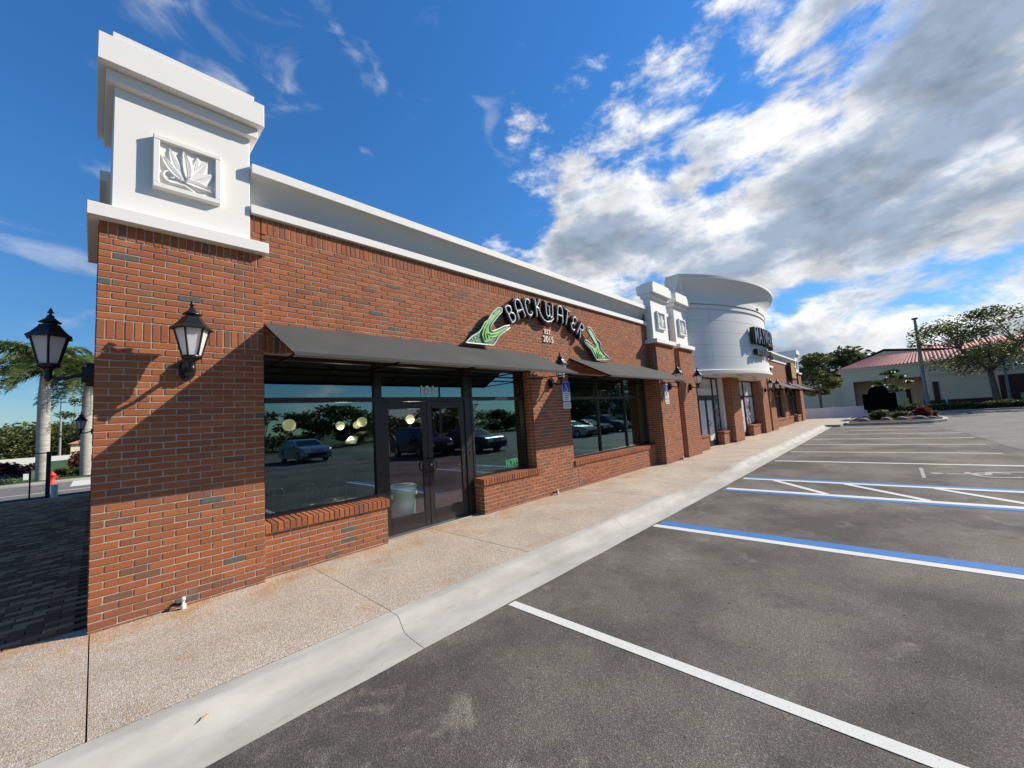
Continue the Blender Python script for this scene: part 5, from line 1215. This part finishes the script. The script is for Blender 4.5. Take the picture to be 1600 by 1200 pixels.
# green bench-like planter at the far right
t = empty('bench', (56, -14.4, .1), 'bright green bench at the right edge beyond the hedge', 'bench'); GB = mat('green_bench', rough=.5, fn=simple_var((.16, .42, .05), .1, 5))
B = MB(); B.bbox(-.25, .25, -.8, .8, .45, .52, .02); B.build('seat', GB, t); B = MB(); B.bbox(.2, .27, -.8, .8, .62, 1.1, .02); B.build('backrest', GB, t)
for yy in (-.7, .7):
    B = MB(); B.bbox(-.22, .25, yy - .04, yy + .04, 0, .62, .01); B.build('leg', GB, t)

# ------------------------------------------------------------------ left hand background
grid('back_road', ASPH_OLD, lin(-60, 30, 6), lin(17.6, 26.0, 3), lambda x, y: -0.06)
b = MB(); b.box(-60, 30, 16.07, 17.6, -.3, -.02); o = b.build('verge', MULCH); o['kind'] = 'structure'
b = MB(); b.box(-60, 30, 26.0, 27.3, -.3, .03); o = b.build('far_sidewalk', KERB); o['kind'] = 'structure'
b = MB(); b.box(-60, 30, 27.31, 60, -.3, .0); o = b.build('far_verge', GRASS); o['kind'] = 'structure'
b = MB(); b.box(-2.6, 6, 19.9, 20.08, -.056, -.052); b.box(-.75, 6, 22, 26, -.056, -.05); o = b.build('road_line', P_WHITE); o['kind'] = 'structure'
def palm(x, y, h, tr, label, seed, lean=0.0, nf=28, fl=3.1):
    rnd = random.Random(seed); t = empty('royal_palm', (x, y, -.02), label, 'palm tree', 'royal palms beyond the plaza')
    B = MB(); n = 14
    B.tube([(lean * (i / n) ** 2, 0, h * i / n) for i in range(n + 1)], [tr * (1.12 - .1 * (i / n) + (.12 * math.sin(math.pi * i / n)) - (.28 * max(0, i / n - .8) / .2)) for i in range(n + 1)], 16); B.build('trunk', PALMB, t)
    B = MB(); B.tube([(lean, 0, h), (lean, 0, h + .9)], [tr * .75, tr * .4], 12); B.build('crownshaft', LEAF3, t)
    for f in range(nf):
        a = 2 * math.pi * f / nf + rnd.uniform(-.15, .15); el = rnd.uniform(-.1, 1.35); B = MB(); L = fl * rnd.uniform(.85, 1.1); d = Vector((math.cos(a), math.sin(a), 0)); pts = []
        m_ = 12
        for i in range(m_ + 1):
            s = i / m_; pts.append(Vector((lean, 0, h + .8)) + d * (L * s * math.cos(el * (1 - s * .8))) + Vector((0, 0, L * (s * math.sin(el) - .75 * s * s))))
        B.tube(pts, [.035 * (1 - .8 * i / m_) for i in range(m_ + 1)], 4, False)
        side = Vector((-d.y, d.x, 0))
        for i in range(m_ * 5):
            s = .1 + .9 * i / (m_ * 5); k = s * m_; p = pts[int(k)].lerp(pts[min(m_, int(k) + 1)], k % 1); ll = .72 * math.sin(math.pi * (.12 + .84 * s)) ** .7
            for sg in (-1, 1):
                dr = (side * sg * rnd.uniform(.6, 1) + d * .45 + Vector((0, 0, rnd.uniform(-.75, .35)))).normalized() * ll * rnd.uniform(.8, 1.1); w_ = Vector((0, 0, .022)) + d * .012
                B.add([tuple(p - w_), tuple(p + w_), tuple(p + dr * .6 + w_ * .9 - Vector((0, 0, .03))), tuple(p + dr - Vector((0, 0, .16))), tuple(p + dr * .6 - w_ * .9 - Vector((0, 0, .03)))], [(0, 1, 2, 3, 4)])
        B.build('frond', FROND, t)
    return t
palm(-2.02, 29.4, 5.9, .225, 'royal palm with thick pale trunk, the left one behind the fence', 3, -.05)
palm(-.36, 30.6, 5.7, .225, 'royal palm half hidden by the building corner', 4)
# fence with black gate post
t = empty('chain_link_fence', (-1.12, 16.35, 0), 'black chain link fence ending in a thick square post', 'fence')
B = MB(); B.bbox(-.055, .055, -.055, .055, 0, 1.62, .005); B.build('gate_post', BLACK, t)
B = MB(); B.tube([(-.41, 0, 0), (-.41, 0, 1.03)], .022, 8); B.tube([(-2.4, 0, 0), (-2.4, 0, 1.03)], .022, 8); B.tube([(-4.4, 0, 0), (-4.4, 0, 1.03)], .022, 8); B.build('fence_post', BLACK, t)
B = MB(); B.tube([(0, 0, 1.58), (-6, 0, 1.58)], .018, 8); B.build('top_rail', BLACK, t)
B = MB()
for i in range(80):
    x = -.05 - i * .075
    B.tube([(x, 0, .03), (x - .9, 0, .93)], .0022, 3, False); B.tube([(x - .9, 0.004, .03), (x, 0.004, .93)], .0022, 3, False)
B.build('wire_mesh', STEEL, t, 'stuff')
B = MB(); B.lathe([(.085, 0), (.085, .44), (.075, .455), (0, .46)], 18); o = B.build('bollard', mat('pale_green_paint', rough=.6, fn=simple_var((.48, .58, .46), .1, 6))); o.location = (-.95, 16.1, 0); tag(o, 'pale green round bollard beside the black gate post', 'bollard')
t = empty('fire_hydrant', (-1.42, 24.6, -.02), 'red fire hydrant seen above the pale green bollard', 'hydrant')
B = MB(); B.lathe([(.16, 0), (.16, .05), (.11, .06), (.11, .42), (.14, .43), (.14, .47), (.10, .53), (.04, .58), (.03, .63), (0, .64)], 16); B.build('body', RED, t)
for sg in (-1, 1):
    B = MB(); B.tube([(sg * .08, 0, .33), (sg * .2, 0, .33)], .055, 10); B.build('outlet', RED, t)
bush(-3.6, 32.5, 0, .9, .7, 1.15, 1500, .10, PURPL, 'dark purple bush at the far left behind the fence', seed=31); bush(-2.75, 32.8, 0, .7, .6, .95, 1200, .10, PURPL, 'smaller dark purple bush left of the palm trunk', seed=32)
bush(-.75, 34, 0, .5, .5, 1.6, 1200, .10, REDL, 'tall dark red shrub between the two palms', seed=33)
for i, (x, y, r, l) in enumerate(((-1.35, 31.5, .33, 'round clipped shrub right of the left palm'), (-.95, 31.8, .34, 'round clipped shrub in the middle between the palms'), (-.55, 31.2, .30, 'round clipped shrub against the second palm'), (-1.5, 33.3, .4, 'rear round shrub between the palms'))):
    bush(x, y, 0, r, r, .5, 700, .06, HEDGE, l, seed=40 + i, group='round shrubs between the palms')
bush(-3.3, 28.6, 0, .9, .4, .3, 900, .06, LEAF3, 'low green ground plants at the far left kerb', seed=50)
smallbox(-2.55, -2.2, 31.4, 31.8, 0, .52, 'tall grey utility cabinet left of the palm trunk', ROCK); smallbox(-2.85, -2.65, 31.4, 31.7, 0, .35, 'small pale utility box at the far left', SIGNWHITE)
# white low wall and green tank beyond
B = MB(); B.box(-26, -1.6, 60, 60.3, -.2, .95); o = B.build('white_wall', WHITE); tag(o, 'long low white wall beyond the palms', 'wall')
t = empty('skip', (-2.3, 57, 0), 'long green open skip in front of the white wall', 'skip'); B = MB(); B.prism([(-1.0, -.5, .0), (.8, -.5, .0), (1.0, -.5, .55), (-1.1, -.5, .45)], (0, 1, 0), 1.0); B.build('body', mat('dull_green_paint', rough=.6, fn=simple_var((.05, .13, .07), .2, 3)), t)
t = empty('floodlight_mast', (-2.65, 60.8, -.2), 'tall sports floodlight mast between the palms', 'floodlight mast'); B = MB(); B.tube([(0, 0, 0), (0, 0, 7.5)], [.12, .07], 8); B.build('pole', MATS['galvanised_pole'], t)
for zz_ in (6.9, 7.35):
    B = MB(); B.bbox(-.8, .8, -.05, .05, zz_, zz_ + .06, .01); B.build('crossbar', MATS['galvanised_pole'], t)
    for xx in (-.7, -.25, .25, .7):
        B = MB(); B.bbox(xx - .13, xx + .13, -.15, .05, zz_ + .07, zz_ + .25, .02); B.build('lamp', STEEL, t)
pt = [(-20, 95, 8.2, 7, LEAF3), (-13.5, 88, 6.3, 6, LEAF2), (-8.5, 90, 5.6, 5, LEAF), (-4.5, 92, 5.4, 4.5, LEAF), (-.5, 90, 5.2, 4.5, LEAF2), (4, 92, 6.2, 5, LEAF2), (-28, 95, 8, 7, LEAF2), (10, 95, 7, 6, LEAF2)]
labs = ['tall pale pine at the far left of the treeline', 'dark rounded tree left of centre in the left treeline', 'rounded tree just left of the palm trunk in the treeline', 'green tree right of the palm trunk in the treeline', 'dark tree behind the floodlight mast', 'dark tree behind the corner of the shops', 'dark tree outside the left edge of the treeline', 'dark tree hidden behind the shops']
for i, ((x, y, h, r, lm), l) in enumerate(zip(pt, labs)): tree('treeline_tree', x, y, -.2, h, r, 1.2, l, lm, 4200, .26, 60 + i, trunk_r=.2, clumps=34, group='treeline beyond the palms')
tree('feathery_tree', -.75, 42, 0, 5.6, 1.35, 2.6, 'thin feathery tree beside the second palm', LEAF2, 1500, .10, 81, trunk_r=.06, clumps=22)
t = empty('small_house', (-.9, 70, 0), 'small house with an orange roof glimpsed between the palms', 'house'); B = MB(); B.box(-1.2, 2.5, 0, 4, 0, 2.2); B.build('wall', CREAM, t); B = MB(); B.prism([(-1.5, -.3, 2.2), (2.8, -.3, 2.2), (.7, -.3, 3.1)], (0, 1, 0), 4.6); B.build('roof', TILE, t)

# ------------------------------------------------------------------ what the windows mirror: parked cars, trees, lamp posts across the lot
CARG = mat('car_window', (0.015, .018, .02), .06, spec=.8); TYRE = mat('tyre_rubber', (.015, .015, .015), .85); RIM = mat('alloy_rim', (.4, .4, .4), .3, .8); HEADL = mat('headlight_lens', (.75, .75, .75), .12, spec=.9)
def car(x, y, suv, paint, label, rz=0.0, group='cars parked across the lot'):
    t = empty('parked_car', (x, y, -.15), label, 'car', group, rz)      # nose points to +y
    Lh, Wd = (2.35, .95) if suv else (2.3, .90); H = 1.75 if suv else 1.43
    prof = [(-Lh, .45), (-Lh + .03, .85), (-Lh + .12, 1.02 if not suv else 1.1)] + ([(-1.9, 1.70), (-1.6, 1.76), (.15, 1.74), (.95, 1.14)] if suv else [(-1.75, 1.06), (-.95, 1.41), (-.35, 1.44), (.25, 1.38), (1.05, 1.0)]) + [(1.9, .93 if not suv else 1.04), (Lh - .08, .78), (Lh, .55), (Lh - .05, .25), (-Lh + .05, .25)]
    B = MB(); k = len(prof); nz_ = 5
    secs = []
    for j, s in enumerate((-1, -.97, -.86, .86, .97, 1)):
        sh = {0: 0.0, 1: .02, 2: .05, 3: .05, 4: .02, 5: 0.0}[j]
        row = []
        for (py, pz) in prof:
            tum = max(0, pz - .95) * .32; row.append((s * (Wd - tum), py * (1 - (.02 if j in (0, 5) else 0)), pz - (.03 if j in (0, 5) and pz > .4 else 0)))
        secs.append(row)
    vs = [p for r in secs for p in r]; B.add(vs, [(i * k + a, i * k + (a + 1) % k, (i + 1) * k + (a + 1) % k, (i + 1) * k + a) for i in range(5) for a in range(k)], True)
    B.add(secs[0], [tuple(range(k))]); B.add(secs[-1], [tuple(range(k - 1, -1, -1))]); B.build('body', paint, t)
    yf, yr = (.85, -1.75) if suv else (.92, -1.45); zb, zt = (1.12, 1.62) if suv else (.98, 1.33); tw_ = max(0, zt - .95) * .32; bw = max(0, zb - .95) * .32
    for sg in (-1, 1):
        B = MB(); B.prism([(sg * (Wd - bw + .004), yf, zb), (sg * (Wd - bw + .004), yr, zb), (sg * (Wd - tw_ + .004), yr + .35, zt), (sg * (Wd - tw_ + .004), yf - .75, zt)], (sg, 0, 0), .008); B.build('side_window', CARG, t)
    a_, c_ = (prof[6], prof[5]) if suv else (prof[7], prof[6])
    B = MB(); p0, p1 = Vector((0, a_[0], a_[1])), Vector((0, c_[0], c_[1])); q0, q1 = p0.lerp(p1, .08), p0.lerp(p1, .92); nn = Vector((0, (q0.z - q1.z) * -1, (q1.y - q0.y) * -1)); nn = Vector((0, p1.z - p0.z, p0.y - p1.y)).normalized()
    w0, w1 = Wd * .84, Wd * .72; B.prism([(-w0, q0.y, q0.z), (w0, q0.y, q0.z), (w1, q1.y, q1.z), (-w1, q1.y, q1.z)], nn, .012); B.build('windscreen', CARG, t)
    for sg in (-1, 1):
        B = MB(); B.bbox(sg * (Wd - .32) - .2, sg * (Wd - .32) + .2, Lh - .09, Lh - .0, .62, .76, .02); B.build('headlight', HEADL, t)
        B = MB(); B.bbox(sg * (Wd - .2) - .12, sg * (Wd - .2) + .12, -Lh - .01, -Lh + .05, .7, .9, .02); B.build('tail_light', RED, t)
        B = MB(); B.bbox(sg * (Wd + .09) - .09, sg * (Wd + .09) + .09, .62, .74, .98, 1.12, .02); B.build('mirror', paint, t)
        for yy in (1.42, -1.4):
            B = MB(); r = .34; B.lathe([(.2, -.11), (r, -.10), (r + .01, 0), (r, .10), (.2, .11)], 20); wh = B.build('wheel', TYRE, t, loc=(sg * (Wd - .10), yy, .34)); wh.rotation_euler = (0, R(90), 0)
            Rm = MB(); Rm.lathe([(.21, .115 * sg), (.2, .10 * sg), (.05, .09 * sg), (0, .10 * sg)], 12); Rm.build('rim', RIM, wh)
    B = MB(); B.bbox(-.55, .55, Lh - .04, Lh + .01, .38, .58, .01); B.build('grille', BLACK, t)
    B = MB(); B.bbox(-.15, .15, -Lh - .02, -Lh, .55, .68, .004); B.build('number_plate', SIGNWHITE, t)
    return t
PB = mat('black_car_paint', (.010, .011, .012), .15, .2, spec=.7, fn=simple_var((.011, .012, .013), .1, 2, .01)); PS = mat('silver_car_paint', (.45, .47, .48), .2, .6, fn=simple_var((.42, .44, .46), .04, 2, .01)); PG = mat('grey_car_paint', (.12, .14, .16), .2, .5, fn=simple_var((.11, .13, .15), .05, 2, .01)); PW = mat('white_car_paint', rough=.25, fn=simple_var((.72, .72, .70), .03, 2, .01))
car(13.9, -15.0, True, PB, 'black sport utility car mirrored in the door glass', R(4)); car(16.6, -13.4, False, PG, 'dark grey saloon mirrored in the window right of the door', R(-3))
car(9.6, -22.2, False, PS, 'silver saloon mirrored in the leftmost window'); car(28.2, -14.2, False, PS, 'silver saloon mirrored in the three pane window'); car(31.2, -14.4, False, PB, 'black saloon mirrored in the three pane window'); car(34.4, -14.2, True, PG, 'grey sport utility car mirrored at the right of the three pane window')
grid('far_lot', ASPH, lin(-60, 80, 8), lin(-30.01, -36, 2), lambda x, y: -0.152)
rr_ = random.Random(99)
for i in range(15):
    x = -22 + i * 6.6 + rr_.uniform(-1.2, 1.2); tree('lot_tree', x, -44 - rr_.uniform(0, 8), -.2, rr_.uniform(3.4, 5.2), rr_.uniform(3.4, 4.6), .5, 'bushy tree across the parking lot mirrored in the shop windows', LEAF2 if i % 2 else LEAF, 3000, .26, 200 + i, trunk_r=.2, clumps=24, group='trees mirrored in the windows')
for x_, y_, h_, sd_, l_ in ((38.5, -21, 5.4, 301, 'nearest of the four trees mirrored in the three pane window'), (43.5, -23, 6.2, 302, 'second of the trees mirrored in the three pane window'), (49, -22, 5.6, 303, 'third of the trees mirrored in the three pane window'), (54.5, -20.5, 5.8, 304, 'farthest of the trees mirrored in the three pane window, beside the tiled building')):
    tree('lot_tree', x_, y_, -.1, h_, 3.1, 1.0, l_, LEAF2, 3400, .22, sd_, trunk_r=.16, clumps=26, group='trees mirrored in the three pane window')
lamp_post(22, -24, 7.6, .10, 'lamp post across the lot mirrored in the door glass', -.15)

# a few small things lying on the ground
lf = MB(); lf.add([(-.03, 0, 0), (0, -.014, .012), (.035, 0, .004), (0, .016, .008)], [(0, 1, 2, 3)]); o = lf.build('fallen_leaf', mat('dry_leaf', rough=.8, fn=simple_var((.45, .25, .10), .2, 40))); o.location = (0.52, -2.13, -.055); o.rotation_euler = (0, 0, .5); tag(o, 'single dry orange leaf lying in the gutter', 'leaf')
o2 = o.copy(); COL.objects.link(o2); o2.location = (2.15, -.42, .004); o2.scale = (.6, .6, .6); o2['label'] = 'tiny brown leaf on the sidewalk by the low wall'
rnd = random.Random(5); B = MB()
for _ in range(420):
    x, y = rnd.uniform(.4, 12), rnd.uniform(-7.8, -2.5); s = rnd.uniform(.002, .008); z = -.15 + gz(x)
    B.add([(x - s, y, z), (x, y - s, z), (x + s, y, z), (x, y + s, z), (x, y, z + s)], [(0, 1, 4), (1, 2, 4), (2, 3, 4), (3, 0, 4)])
tag(B.build('grit', ROCK, None, 'stuff'), 'loose pale grit scattered over the asphalt')
